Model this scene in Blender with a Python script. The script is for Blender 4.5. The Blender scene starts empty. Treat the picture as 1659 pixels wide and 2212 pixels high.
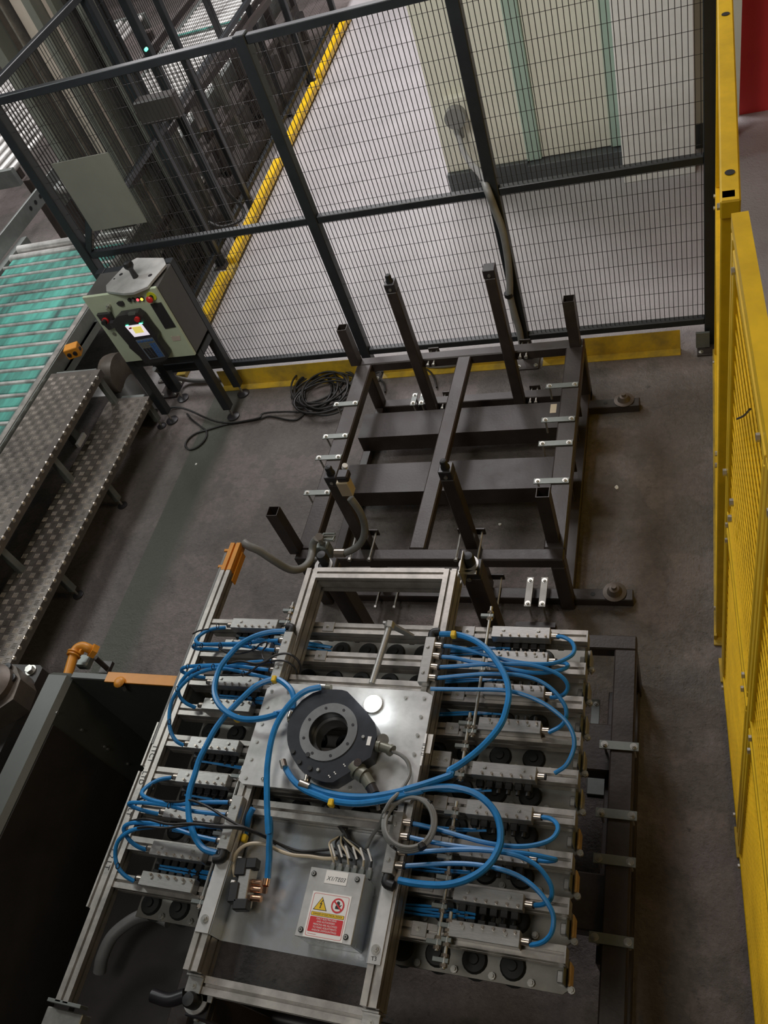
import bpy, bmesh, math, random
from mathutils import Vector as V, Matrix
random.seed(7)
# ------------------------------------------------------------------ camera
W, H = 1659, 2212
CH = 3.3                                   # camera height over the floor
FPX = 1796.0
R3 = Matrix(((0.93633131, 0.20294702, -0.28652431),
             (-0.0185227, -0.78634823, -0.61750576),
             (-0.35062883, 0.58349719, -0.73252335)))   # rows: right, down, forward
sc = bpy.context.scene
cd = bpy.data.cameras.new('camera'); cam = bpy.data.objects.new('camera', cd)
sc.collection.objects.link(cam); sc.camera = cam
cd.sensor_fit = 'HORIZONTAL'; cd.sensor_width = 36.0; cd.lens = 36.0*FPX/W
cd.clip_start = 0.05; cd.clip_end = 100
cam.matrix_world = Matrix(((R3[0][0], -R3[1][0], -R3[2][0], 0),
                           (R3[0][1], -R3[1][1], -R3[2][1], 0),
                           (R3[0][2], -R3[1][2], -R3[2][2], CH), (0, 0, 0, 1)))
# ------------------------------------------------------------------ world, lights, exposure
vs = sc.view_settings
vs.view_transform = 'Standard'; vs.look = 'None'; vs.gamma = 1; vs.use_curve_mapping = False
vs.exposure = 0.0
w = bpy.data.worlds.new('hall'); sc.world = w; w.use_nodes = True
w.node_tree.nodes['Background'].inputs[0].default_value = (0.50, 0.50, 0.52, 1)
w.node_tree.nodes['Background'].inputs[1].default_value = 0.035
def area(name, loc, target, size, power, col=(1, 1, 1), sy=None, spread=None):
    l = bpy.data.lights.new(name, 'AREA'); l.energy = power; l.color = col
    l.shape = 'RECTANGLE'; l.size = size; l.size_y = sy or size
    if spread: l.spread = math.radians(spread)
    o = bpy.data.objects.new(name, l); sc.collection.objects.link(o); o.location = loc
    o.rotation_euler = (V(target)-V(loc)).to_track_quat('-Z', 'Y').to_euler(); return o
area('aisle_light', (-2.6, 8.6, 6.0), (-2.4, 6.0, 0), 1.6, 310, (1.0, 0.955, 0.97), sy=5)
area('conveyor_light', (-6.5, 3.6, 5.6), (-4.2, 3.0, 0), 0.9, 92, (0.95, 1.0, 0.98), sy=1.6)
area('machine_light', (-6.0, 9.0, 6.0), (-5.0, 7.0, 0), 2.0, 330, (1.0, 0.96, 0.97))
area('bay_light', (-1.6, -0.6, 5.2), (-1.0, 1.2, 0.6), 0.8, 27, (1.0, 0.96, 0.90), sy=1.6)
area('front_fill', (-2.0, 1.4, 4.6), (-2.2, 6.2, 1.7), 1.6, 38, (1.0, 0.97, 0.92), sy=.8, spread=95)  # unseen fill, added to brighten the far wall and machines
area('right_light', (2.6, 2.2, 5.2), (0.2, 2.2, 0.6), 1.2, 23, (1.0, 0.80, 0.50))
# ------------------------------------------------------------------ pixel -> world helpers
def ray(px, py):
    v = V((px-W/2, py-H/2, FPX)); return R3.transposed() @ v
def F(px, py, z=0.0):
    r = ray(px, py); t = (z-CH)/r.z; return V((r.x*t, r.y*t, z))
def FY(px, py, y):
    r = ray(px, py); t = y/r.y; return V((r.x*t, y, CH+r.z*t))
def FXs(px, py, x0=.17, s=-.046):
    r = ray(px, py); t = x0/(r.x-s*r.y); return V((r.x*t, r.y*t, CH+r.z*t))
def zm(ox, oy, s):
    return lambda x, y: (ox+x*s, oy+y*s)
zB = zm(330, 1280, .22303); zC = zm(900, 1280, .23508); zD = zm(550, 1450, .24111)
zF = zm(220, 1620, .24111); zG = zm(840, 1640, .27125); zH = zm(380, 1780, .28933)
zK = zm(460, 1740, .14467); zS = zm(560, 1020, .19289)
# ------------------------------------------------------------------ materials
MATS = {}
def mat(name, col, rough=.5, metal=0.0, var=0.0, scale=12, bump=0.0, bscale=60, col2=None, emit=0, spec=None, trans=0, detail=4, stretch=None, rvar=0.0):
    m = bpy.data.materials.new(name); m.use_nodes = True; nt = m.node_tree; n = nt.nodes; b = n['Principled BSDF']
    b.inputs['Base Color'].default_value = (*col, 1); b.inputs['Roughness'].default_value = rough
    b.inputs['Metallic'].default_value = metal
    if spec is not None: b.inputs['Specular IOR Level'].default_value = spec
    if emit: b.inputs['Emission Color'].default_value = (*col, 1); b.inputs['Emission Strength'].default_value = emit
    if trans: b.inputs['Transmission Weight'].default_value = trans
    tc = n.new('ShaderNodeTexCoord'); mp = n.new('ShaderNodeMapping'); nt.links.new(tc.outputs['Object'], mp.inputs[0])
    if stretch: mp.inputs['Scale'].default_value = stretch
    if var or col2 or rvar:
        t = n.new('ShaderNodeTexNoise'); t.inputs['Scale'].default_value = scale; t.inputs['Detail'].default_value = detail
        t.inputs['Roughness'].default_value = .65
        nt.links.new(mp.outputs[0], t.inputs['Vector'])
        r = n.new('ShaderNodeValToRGB'); nt.links.new(t.outputs[0], r.inputs[0])
        c2 = col2 or tuple(c*(1+var) for c in col); c1 = col if col2 else tuple(c*(1-var) for c in col)
        r.color_ramp.elements[0].position = .35; r.color_ramp.elements[1].position = .68
        r.color_ramp.elements[0].color = (*c1, 1); r.color_ramp.elements[1].color = (*c2, 1)
        nt.links.new(r.outputs[0], b.inputs['Base Color'])
        if rvar:
            mr = n.new('ShaderNodeMapRange'); mr.inputs[3].default_value = rough-rvar; mr.inputs[4].default_value = rough+rvar
            nt.links.new(t.outputs[0], mr.inputs[0]); nt.links.new(mr.outputs[0], b.inputs['Roughness'])
    if bump:
        t2 = n.new('ShaderNodeTexNoise'); t2.inputs['Scale'].default_value = bscale; t2.inputs['Detail'].default_value = 3
        nt.links.new(tc.outputs['Object'], t2.inputs['Vector'])
        bp = n.new('ShaderNodeBump'); bp.inputs['Strength'].default_value = bump; bp.inputs['Distance'].default_value = .01
        nt.links.new(t2.outputs[0], bp.inputs['Height']); nt.links.new(bp.outputs[0], b.inputs['Normal'])
    MATS[name] = m; return m
def floor_mat():
    m = bpy.data.materials.new('worn_concrete'); m.use_nodes = True; nt = m.node_tree; n = nt.nodes; b = n['Principled BSDF']; L = nt.links.new
    tc = n.new('ShaderNodeTexCoord')
    def noise(s, d=6, r=.6):
        t = n.new('ShaderNodeTexNoise'); t.inputs['Scale'].default_value = s; t.inputs['Detail'].default_value = d
        t.inputs['Roughness'].default_value = r; L(tc.outputs['Object'], t.inputs['Vector']); return t
    def ramp(src, p0, c0, p1, c1):
        r = n.new('ShaderNodeValToRGB'); L(src, r.inputs[0]); e = r.color_ramp.elements
        e[0].position = p0; e[1].position = p1; e[0].color = (*c0, 1); e[1].color = (*c1, 1); return r
    a = ramp(noise(1.3).outputs[0], .33, (.130, .113, .103), .7, (.225, .200, .188))
    f = ramp(noise(38, 5, .7).outputs[0], .30, (.62,)*3, .62, (1.0,)*3)
    s = ramp(noise(7, 8, .75).outputs[0], .30, (.70,)*3, .52, (1.0,)*3)
    m1 = n.new('ShaderNodeMixRGB'); m1.blend_type = 'MULTIPLY'; m1.inputs[0].default_value = .8; L(a.outputs[0], m1.inputs[1]); L(f.outputs[0], m1.inputs[2])
    m2 = n.new('ShaderNodeMixRGB'); m2.blend_type = 'MULTIPLY'; m2.inputs[0].default_value = .8; L(m1.outputs[0], m2.inputs[1]); L(s.outputs[0], m2.inputs[2])
    pm = ramp(noise(1.7, 9, .62).outputs[0], .50, (1.0, 1.0, 1.0), .53, (1.28, 1.24, 1.26))      # worn polished patches with crisp edges
    pit = ramp(noise(16, 4, .6).outputs[0], .27, (.35,)*3, .33, (1.0,)*3)
    for q, fac in ((pm, 1.0), (pit, .8)):
        mm = n.new('ShaderNodeMixRGB'); mm.blend_type = 'MULTIPLY'; mm.inputs[0].default_value = fac; L(m2.outputs[0], mm.inputs[1]); L(q.outputs[0], mm.inputs[2]); m2 = mm
    vo = n.new('ShaderNodeTexVoronoi'); vo.feature = 'DISTANCE_TO_EDGE'; vo.inputs['Scale'].default_value = .85
    wv = n.new('ShaderNodeVectorMath'); wv.operation = 'MULTIPLY_ADD'; wv.inputs[1].default_value = (.5, .5, .5); L(noise(2.5, 6).outputs[1], wv.inputs[0]); L(tc.outputs['Object'], wv.inputs[2]); L(wv.outputs[0], vo.inputs['Vector'])
    ck = ramp(vo.outputs['Distance'], .002, (.45,)*3, .007, (1.0,)*3)
    mm = n.new('ShaderNodeMixRGB'); mm.blend_type = 'MULTIPLY'; mm.inputs[0].default_value = .35; L(m2.outputs[0], mm.inputs[1]); L(ck.outputs[0], mm.inputs[2]); m2 = mm
    # greenish repaired strip beside the steps
    sx0 = n.new('ShaderNodeSeparateXYZ'); L(tc.outputs['Object'], sx0.inputs[0])
    g1 = n.new('ShaderNodeMapRange'); g1.inputs[1].default_value = -3.02; g1.inputs[2].default_value = -3.015; L(sx0.outputs['X'], g1.inputs[0])
    g2 = n.new('ShaderNodeMapRange'); g2.inputs[1].default_value = -2.84; g2.inputs[2].default_value = -2.74; g2.inputs[3].default_value = 1; g2.inputs[4].default_value = 0; L(sx0.outputs['X'], g2.inputs[0])
    gm = n.new('ShaderNodeMath'); gm.operation = 'MULTIPLY'; L(g1.outputs[0], gm.inputs[0]); L(g2.outputs[0], gm.inputs[1])
    gx = n.new('ShaderNodeMixRGB'); gx.inputs[2].default_value = (.098, .102, .084, 1); L(gm.outputs[0], gx.inputs[0]); L(m2.outputs[0], gx.inputs[1]); m2 = gx
    # the aisle beyond the fence: cleaner slab, its brighter light painted into the paler colour
    sx = n.new('ShaderNodeSeparateXYZ'); L(tc.outputs['Object'], sx.inputs[0])
    mr = n.new('ShaderNodeMapRange'); mr.inputs[1].default_value = 3.70; mr.inputs[2].default_value = 3.95; L(sx.outputs['Y'], mr.inputs[0])
    ax = n.new('ShaderNodeMapRange'); ax.inputs[1].default_value = -3.66; ax.inputs[2].default_value = -3.60; L(sx.outputs['X'], ax.inputs[0])
    am = n.new('ShaderNodeMath'); am.operation = 'MULTIPLY'; L(mr.outputs[0], am.inputs[0]); L(ax.outputs[0], am.inputs[1]); mr = am
    c = ramp(noise(2.2).outputs[0], .3, (.44, .42, .425), .7, (.54, .515, .52))
    m3 = n.new('ShaderNodeMixRGB'); L(mr.outputs[0], m3.inputs[0]); L(m2.outputs[0], m3.inputs[1]); L(c.outputs[0], m3.inputs[2])
    L(m3.outputs[0], b.inputs['Base Color'])
    rr = n.new('ShaderNodeMapRange'); rr.inputs[3].default_value = .30; rr.inputs[4].default_value = .62; L(noise(5).outputs[0], rr.inputs[0]); L(rr.outputs[0], b.inputs['Roughness'])
    h = n.new('ShaderNodeMath'); h.operation = 'ADD'; L(noise(3.5, 10, .7).outputs[0], h.inputs[0])
    h2 = n.new('ShaderNodeMath'); h2.operation = 'MULTIPLY'; h2.inputs[1].default_value = .18; L(noise(90, 3).outputs[0], h2.inputs[0]); L(h2.outputs[0], h.inputs[1])
    bp = n.new('ShaderNodeBump'); bp.inputs['Strength'].default_value = .8; bp.inputs['Distance'].default_value = .035; L(h.outputs[0], bp.inputs['Height']); L(bp.outputs[0], b.inputs['Normal'])
    return m
M_floor = floor_mat()
M_dark = mat('brown_black_paint', (.046, .036, .032), .42, 0, .25, 9, .06, 80, rvar=.12)
M_post = mat('charcoal_paint', (.020, .0235, .027), .40, 0, .15, 10)
M_wire = mat('black_wire', (.020, .017, .017), .5)
M_alu = mat('anodised_aluminium', (.44, .415, .38), .40, .7, .20, 14, .03, 90, rvar=.1)
M_alu2 = mat('milled_aluminium', (.46, .45, .43), .36, .7, .12, 40, .02, 150, stretch=(1, 12, 1))
M_plate = mat('brushed_plate', (.56, .555, .54), .44, .45, .16, 9, .03, 60, rvar=.08)
M_sheet = mat('reflection_tint_sheet', (.62, .67, .73), .26, .6, .12, 6, .04, 40, col2=(.50, .49, .44), rvar=.08)  # bluish and brownish blotches paint reflections into the sheet's colour
M_steel = mat('zinc_steel', (.55, .54, .50), .35, .85, .15, 30)
M_tread = mat('tread_steel', (.20, .175, .155), .36, .5, .22, 7, .05, 90)
M_gal = mat('galvanised_side', (.23, .25, .235), .45, .5, .12, 9)
M_green = mat('green_slat', (.12, .52, .42), .42, 0, 0, 5, .02, 40, col2=(.045, .10, .09), stretch=(1.5, .22, 1))
M_roller = mat('steel_roller', (.80, .79, .76), .30, .35, .2, 4, stretch=(1, .6, 1), col2=(.22, .21, .20))
M_yel = mat('safety_yellow', (.86, .54, .012), .40, 0, .12, 8, .03, 60)
M_yel2 = mat('scuffed_yellow', (.70, .46, .03), .5, 0, 0, 7, .06, 50, col2=(.34, .24, .05))
M_ora = mat('orange_paint', (.72, .29, .028), .42, 0, .08, 10)
M_blue = mat('blue_hose', (.022, .22, .53), .32, 0, .12, 25)
M_black = mat('black_rubber', (.014, .014, .015), .5)
M_cable = mat('black_cable', (.020, .019, .019), .45)
M_grey = mat('grey_conduit', (.23, .23, .22), .45, 0, .08, 20)
M_bras = mat('nickel_fitting', (.62, .55, .47), .28, .9)
M_copper = mat('copper_fitting', (.72, .42, .27), .25, .95)
M_ctrl = mat('pale_green_panel', (.53, .61, .44), .45, 0, .06, 6)
M_case = mat('grey_case', (.085, .082, .078), .45, 0, .1, 5)
M_dk = mat('dark_plastic', (.030, .027, .030), .38)
M_red = mat('red_wall_paint', (.80, .055, .05), .55, 0, .05, 3)
M_redp = mat('red_plastic', (.65, .03, .03), .3)
M_cream = mat('cream_wall', (.72, .71, .60), .55, 0, .05, 2)
M_white = mat('white_block', (.88, .87, .83), .6, 0, .04, 8, .05, 30)
M_gstrip = mat('pale_green_strip', (.36, .48, .40), .5, 0, .05, 5)
M_skirt = mat('dark_skirting', (.075, .085, .088), .5)
M_beige = mat('beige_sheet', (.55, .47, .40), .5, 0, .12, 3)
M_olive = mat('olive_column', (.19, .195, .165), .5, 0, .08, 4)
M_ring = mat('blued_steel', (.055, .058, .066), .33, .6, .2, 12)
M_ringtop = mat('ground_ring', (.38, .38, .38), .3, .85, .1, 20)
M_cream2 = mat('beige_plastic', (.62, .52, .36), .4)
M_paper = mat('paper_label', (.86, .84, .80), .6)
M_ylab = mat('yellow_label', (.85, .55, .02), .5)
M_rlab = mat('red_label', (.66, .03, .04), .5)
M_ink = mat('black_ink', (.02, .02, .02), .6)
M_olivec = mat('olive_connector', (.20, .20, .16), .4, .3)
M_cup = mat('suction_rubber', (.018, .020, .020), .6)
M_cupp = mat('dull_plate', (.30, .29, .26), .45, .6, .15, 12)
M_pit = mat('dark_void_shade', (.045, .040, .037), .45, 0, .2, 4)
M_encl = mat('grey_green_enclosure', (.085, .092, .082), .4, 0, .12, 5)
M_tmark = mat('worn_tread_mark', (.62, .58, .52), .28, .8, .2, 7)
M_cast = mat('brown_casting', (.13, .105, .085), .45, .3, .2, 8, .06, 40)
M_wred = mat('lit_red', (1.0, .06, .08), .3, emit=2.5); M_wyel = mat('lit_yellow', (1.0, .72, .05), .3, emit=3)
M_wgrn = mat('lit_green', (.1, 1.0, .45), .3, emit=3)
M_scr = mat('lit_screen', (.93, .86, .95), .3, emit=.6); M_scy = mat('lit_screen_yellow', (.95, .80, .18), .3, emit=.5)
M_key = mat('keypad_grey', (.16, .20, .24), .5); M_kbl = mat('key_blue', (.05, .13, .33), .5)
M_glare = mat('lit_glare', (1.0, 1.0, 1.0), .3, emit=30)  # glowing material of the added glare disc
M_wood = mat('plywood', (.52, .34, .15), .5, 0, .2, 20)
M_gold = mat('yellow_green_ring', (.62, .66, .03), .4)
# ------------------------------------------------------------------ mesh builder
ORG = {}
class MB:
    def __init__(s): s.v = []; s.f = []
    def add(s, vs, fs):
        o = len(s.v); s.v += [V(p) for p in vs]; s.f += [tuple(i+o for i in f) for f in fs]; return s
    def box(s, a, b, c=0.0):
        a = V(a); b = V(b); lo = V((min(a[i], b[i]) for i in range(3))); hi = V((max(a[i], b[i]) for i in range(3)))
        return s.obox((lo+hi)/2, V((1, 0, 0)), V((0, 1, 0)), V((0, 0, 1)), hi-lo, c)
    def obox(s, ctr, ex, ey, ez, d, c=0.0):
        hx, hy, hz = d[0]/2, d[1]/2, d[2]/2; T = lambda x, y, z: ctr+ex*x+ey*y+ez*z
        if c <= 0:
            P = [T(x*hx, y*hy, z*hz) for x in (-1, 1) for y in (-1, 1) for z in (-1, 1)]
            return s.add(P, [(0, 1, 3, 2), (4, 6, 7, 5), (0, 4, 5, 1), (2, 3, 7, 6), (0, 2, 6, 4), (1, 5, 7, 3)])
        c = min(c, hx*.9, hy*.9, hz*.9); P = []; I = {}
        for x in (-1, 1):
            for y in (-1, 1):
                for z in (-1, 1):
                    for k in range(3):
                        q = [x*hx, y*hy, z*hz]
                        for j in range(3):
                            if j != k: q[j] -= (x, y, z)[j]*c
                        I[(x, y, z, k)] = len(P); P.append(T(*q))
        fs = []
        for sg in (-1, 1):
            fs.append(tuple(I[(sg, y, z, 0)] for y, z in ((-1, -1), (1, -1), (1, 1), (-1, 1))))
            fs.append(tuple(I[(x, sg, z, 1)] for x, z in ((-1, -1), (1, -1), (1, 1), (-1, 1))))
            fs.append(tuple(I[(x, y, sg, 2)] for x, y in ((-1, -1), (1, -1), (1, 1), (-1, 1))))
        for p in (-1, 1):
            for q in (-1, 1):
                fs.append((I[(p, q, -1, 0)], I[(p, q, 1, 0)], I[(p, q, 1, 1)], I[(p, q, -1, 1)]))
                fs.append((I[(p, -1, q, 0)], I[(p, 1, q, 0)], I[(p, 1, q, 2)], I[(p, -1, q, 2)]))
                fs.append((I[(-1, p, q, 1)], I[(1, p, q, 1)], I[(1, p, q, 2)], I[(-1, p, q, 2)]))
                for r in (-1, 1): fs.append((I[(p, q, r, 0)], I[(p, q, r, 1)], I[(p, q, r, 2)]))
        return s.add(P, fs)
    def bar(s, a, b, w_, h_, c=0.0, up=(0, 0, 1)):
        a = V(a); b = V(b); d = b-a; ez = V(up); ey = d.normalized(); ex = ey.cross(ez)
        if ex.length < 1e-4: ex = ey.cross(V((0, 1, 0)))
        ex.normalize(); ez = ex.cross(ey)
        return s.obox((a+b)/2, ex, ey, ez, (w_, d.length, h_), c)
    def cyl(s, a, b, r, n=16, r2=None, cap=True):
        a = V(a); b = V(b); r2 = r if r2 is None else r2; d = (b-a).normalized()
        x = d.orthogonal().normalized(); y = d.cross(x); P = []
        for i in range(n):
            t = 2*math.pi*i/n; u = x*math.cos(t)+y*math.sin(t); P += [a+u*r, b+u*r2]
        fs = [(2*i, 2*((i+1) % n), 2*((i+1) % n)+1, 2*i+1) for i in range(n)]
        if cap: fs += [tuple(2*i for i in range(n)), tuple(2*i+1 for i in range(n))]
        return s.add(P, fs)
    def lathe(s, o, prof, n=20, axis=(0, 0, 1)):
        o = V(o); d = V(axis).normalized(); x = d.orthogonal().normalized(); y = d.cross(x); P = []; m = len(prof)
        for i in range(n):
            t = 2*math.pi*i/n; u = x*math.cos(t)+y*math.sin(t); P += [o+u*r+d*h for r, h in prof]
        fs = [(i*m+j, ((i+1) % n)*m+j, ((i+1) % n)*m+j+1, i*m+j+1) for i in range(n) for j in range(m-1)]
        if prof[0][0] > 1e-6: fs.append(tuple(i*m for i in range(n)))
        if prof[-1][0] > 1e-6: fs.append(tuple(i*m+m-1 for i in range(n)))
        return s.add(P, fs)
    def prism(s, poly, z0, z1):
        n = len(poly); P = [V((p[0], p[1], z0)) for p in poly]+[V((p[0], p[1], z1)) for p in poly]
        return s.add(P, [tuple(range(n)), tuple(range(n, 2*n))]+[(i, (i+1) % n, n+(i+1) % n, n+i) for i in range(n)])
    def extr(s, poly, a, b, ex, ez):
        a = V(a); b = V(b); n = len(poly); P = [a+ex*p[0]+ez*p[1] for p in poly]+[b+ex*p[0]+ez*p[1] for p in poly]
        return s.add(P, [tuple(range(n)), tuple(range(n, 2*n))]+[(i, (i+1) % n, n+(i+1) % n, n+i) for i in range(n)])
    def ringp(s, outer, inner, z0, z1):
        n = len(outer); P = [V((p[0], p[1], z)) for z in (z0, z1) for p in outer]+[V((p[0], p[1], z)) for z in (z0, z1) for p in inner]; fs = []
        for i in range(n):
            j = (i+1) % n
            fs += [(i, j, n+j, n+i), (2*n+i, 2*n+j, 3*n+j, 3*n+i), (i, j, 2*n+j, 2*n+i), (n+i, n+j, 3*n+j, 3*n+i)]
        return s.add(P, fs)
    def tube(s, pts, r, n=10, seg=6, smooth=True):
        pts = [V(p) for p in pts]
        if smooth and len(pts) > 2:
            q = []; e = [pts[0]*2-pts[1]]+pts+[pts[-1]*2-pts[-2]]
            for i in range(1, len(e)-2):
                p0, p1, p2, p3 = e[i-1:i+3]
                for k in range(seg):
                    t = k/seg; q.append(.5*((2*p1)+(p2-p0)*t+(2*p0-5*p1+4*p2-p3)*t*t+(3*p1-p0-3*p2+p3)*t**3))
            q.append(pts[-1]); pts = q
        m = len(pts); P = []; x = None
        for i in range(m):
            d = (pts[min(i+1, m-1)]-pts[max(i-1, 0)]).normalized()
            if x is None: x = d.orthogonal().normalized()
            else:
                x = x-d*x.dot(d); x = x.normalized() if x.length > 1e-5 else d.orthogonal().normalized()
            y = d.cross(x)
            P += [pts[i]+(x*math.cos(2*math.pi*k/n)+y*math.sin(2*math.pi*k/n))*r for k in range(n)]
        fs = [(i*n+k, i*n+(k+1) % n, (i+1)*n+(k+1) % n, (i+1)*n+k) for i in range(m-1) for k in range(n)]
        fs += [tuple(range(n)), tuple(range((m-1)*n, m*n))]
        return s.add(P, fs)
    def mesh(s, name, m, org=V((0, 0, 0)), smooth=False):
        me = bpy.data.meshes.new(name); me.from_pydata([tuple(p-org) for p in s.v], [], s.f)
        b = bmesh.new(); b.from_mesh(me); bmesh.ops.recalc_face_normals(b, faces=b.faces); b.to_mesh(me); b.free()
        if m: me.materials.append(m)
        if smooth:
            for p in me.polygons: p.use_smooth = True
            try: me.set_sharp_from_angle(angle=math.radians(40))
            except Exception: pass
        return me
    def build(s, name, m, parent=None, org=None, smooth=False, label=None, kind=None, cat=None, group=None):
        o_ = ORG[parent] if parent else V(org or (0, 0, 0))
        me = s.mesh(name, m, o_, smooth)
        return place(me, name, parent, o_, label, kind, cat, group)
def place(me, name, parent, pos, label=None, kind=None, cat=None, group=None, rot=None):
    o = bpy.data.objects.new(name, me); sc.collection.objects.link(o); pos = V(pos)
    if parent: o.parent = parent; o.location = pos-ORG[parent]
    else: o.location = pos
    if rot: o.rotation_euler = rot
    ORG[o] = pos.copy()
    for k, v in (('label', label), ('kind', kind), ('category', cat), ('group', group)):
        if v: o[k] = v
    return o
def T(name, label, cat, loc, group=None):
    o = bpy.data.objects.new(name, None); sc.collection.objects.link(o); o.location = V(loc); o.empty_display_size = .1
    ORG[o] = V(loc); o['label'] = label; o['category'] = cat
    if group: o['group'] = group
    return o
def text(txt, name, m, parent, loc, size, rotz=0.0, ext=.0004, align='CENTER', shear=0, mat_rot=None, label=None, sx=1.0):
    c = bpy.data.curves.new(name, 'FONT'); c.body = txt; c.size = size; c.extrude = ext; c.align_x = align; c.align_y = 'CENTER'; c.shear = shear
    t = bpy.data.objects.new('t', c); sc.collection.objects.link(t); bpy.context.view_layer.update()
    me = bpy.data.meshes.new_from_object(t.evaluated_get(bpy.context.evaluated_depsgraph_get())); bpy.data.objects.remove(t)
    me.materials.clear(); me.materials.append(m)
    o = place(me, name, parent, loc, label)
    if mat_rot is not None: o.rotation_euler = mat_rot
    else: o.rotation_euler = (0, 0, rotz)
    o.scale = (sx, 1, 1)
    return o
X = V((1, 0, 0)); Y = V((0, 1, 0)); Z = V((0, 0, 1))
def aluprof(w_, h_):
    """T-slot extrusion section: slots on every 45 mm of each side"""
    sl, dp = .0045, .010; P = []
    def side(p, q, n):
        d = (q-p); L = d.length; d = d/L; nn = V((-d.y, d.x)); k = max(1, round(L/.045)); out = [p]
        for i in range(k):
            c = L*(i+.5)/k; out += [p+d*(c-sl), p+d*(c-sl)+nn*dp, p+d*(c+sl)+nn*dp, p+d*(c+sl)]
        return out
    a, b, c, d = V((-w_/2, -h_/2)), V((w_/2, -h_/2)), V((w_/2, h_/2)), V((-w_/2, h_/2))
    for p, q in ((a, b), (b, c), (c, d), (d, a)): P += side(p, q, 1)
    return P
P45 = aluprof(.045, .045); P4590 = aluprof(.045, .090)
def hexbolt(m=.0085, h=.007, washer=True):
    b = MB()
    if washer: b.cyl((0, 0, 0), (0, 0, .0015), m*1.5, 14)
    b.cyl((0, 0, .0015), (0, 0, h), m, 6); b.cyl((0, 0, h), (0, 0, h+.003), m*.55, 8); return b.mesh('bolt', M_steel)
ME_bolt = hexbolt(); ME_bolts = hexbolt(.0055, .004); ME_cap = MB().cyl((0, 0, 0), (0, 0, .004), .0055, 12).cyl((0, 0, .004), (0, 0, .0045), .003, 6).mesh('screw', M_steel)
# ================================================================== SETTING
fl = MB().box((-14, -2.5, -.1), (6, 16, 0)).build('floor', M_floor, kind='structure')
# right hand far wall (red) and its dark floor margin
MB().box((.30, 6.16, 0), (6, 6.3, 4.2)).build('wall_right', M_red, kind='structure')
wb = MB().box((-1.69, 5.76, .20), (.32, 5.95, 4.2)).build('wall_back', M_cream, kind='structure')
for i, (a, b, m, y) in enumerate(((-1.085, -.985, M_gstrip, 5.70), (-.50, -.42, M_gstrip, 5.70))):
    MB().box((a, y, .17), (b, 5.76, 4.2), .004).build('corner_strip', m, wb)
for a, b in ((-1.688, -1.087), (-.983, -.502)):
    MB().box((a, 5.725, .17), (b, 5.76, 4.2), .003).build('wall_panel', M_cream, wb)
MB().box((-.42, 5.50, .0), (.045, 5.755, 4.2), .006).build('pilaster', M_white, wb)
MB().box((.047, 5.92, .20), (.30, 6.14, 4.2)).build('wall_panel', M_cream, wb)
MB().box((-1.69, 5.69, 0), (-1.085, 5.76, .17), .004).build('baseboard_back', M_skirt, wb)
MB().box((-1.083, 5.65, 0), (-.422, 5.76, .16), .004).build('baseboard_back', M_skirt, wb)
MB().box((.047, 5.80, 0), (.30, 5.98, .20), .004).build('baseboard_back', M_skirt, wb)
# ================================================================== MESH FENCES
def fence(name, label, a, b, posts, z0, zm_, z1, y_off=0, group=None, pitch=.024, hp=.10, wr=.0016, top=True, seglist=None):
    """welded mesh fence from a to b (plan points), square posts at the given distances"""
    a = V((a[0], a[1], 0)); b = V((b[0], b[1], 0)); d = (b-a).normalized(); n = V((-d.y, d.x, 0))
    t = T(name, label, 'fence', a, group)
    for p in posts:
        c = a+d*p
        MB().bar(c+Z*.0, c+Z*(z1+.03), .06, .06, .004, up=n).build('post', M_post, t)
        pl = MB().obox(c+Z*.006-n*.03, d, n, Z, (.14, .16, .012), .002).build('foot_plate', M_dark, t)
        for k in (-1, 1):
            for j in (-.085, .03): place(ME_bolt, 'bolt', pl, c+d*.05*k+n*j+Z*.012)
    for i in range(len(posts)-1):
        p0, p1 = posts[i]+.03, posts[i+1]-.03
        A, B = a+d*p0, a+d*p1
        for zz in (z0, zm_, z1) if top else (z0, zm_):
            MB().bar(A+Z*zz, B+Z*zz, .04, .04, .003).build('rail', M_post, t)
        m = MB(); L = p1-p0
        for k in range(1, int(L/pitch)+1):
            q = A+d*(k*pitch); m.bar(q+Z*z0, q+Z*z1, wr*2, wr*2, up=n)
        zz = z0+hp
        while zz < z1-.02:
            m.bar(A+Z*zz+n*.003, B+Z*zz+n*.003, wr*1.1, wr*1.1); zz += hp
        m.build('wire_mesh', M_wire, t, kind='stuff')
    return t
YF = 3.78
FA = fence('mesh_fence', 'long charcoal welded mesh fence across the cell behind the brown stands', (-3.40, YF), (.125, YF),
      [.0, 1.50, 2.49, 3.495], .166, 1.10, 2.036)
MB().bar((-6.5, YF, 2.036), (-3.43, YF, 2.036), .04, .04, .003).build('rail', M_post, FA)
MB().bar((-3.37, YF, 1.12), (-3.17, YF, 1.42), .04, .04, .003).build('brace', M_post, FA)
MB().prism([(-3.235, 3.745), (-2.862, 3.745), (-2.862, 3.75), (-3.235, 3.75)], 1.26, 1.68).build('guard_sheet', M_olive, FA, label='plain grey sheet panel fixed over the mesh')
MB().prism([(.02, 3.72), (.09, 3.72), (.09, 3.735), (.02, 3.735)], .02, .12).build('corner_bracket', M_gal, FA)
MB().cyl((.148, 3.73, .03), (.148, 3.73, 2.0), .006, 8).build('hinge_rod', M_steel, FA)
FB = fence('mesh_fence', 'second charcoal mesh fence running away along the pale aisle behind the long one', (-3.50, 3.90), (-3.62, 9.54),
      [.0, 1.3, 4.35, 5.64], .12, 1.08, 2.036, pitch=.03, group=None)
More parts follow.
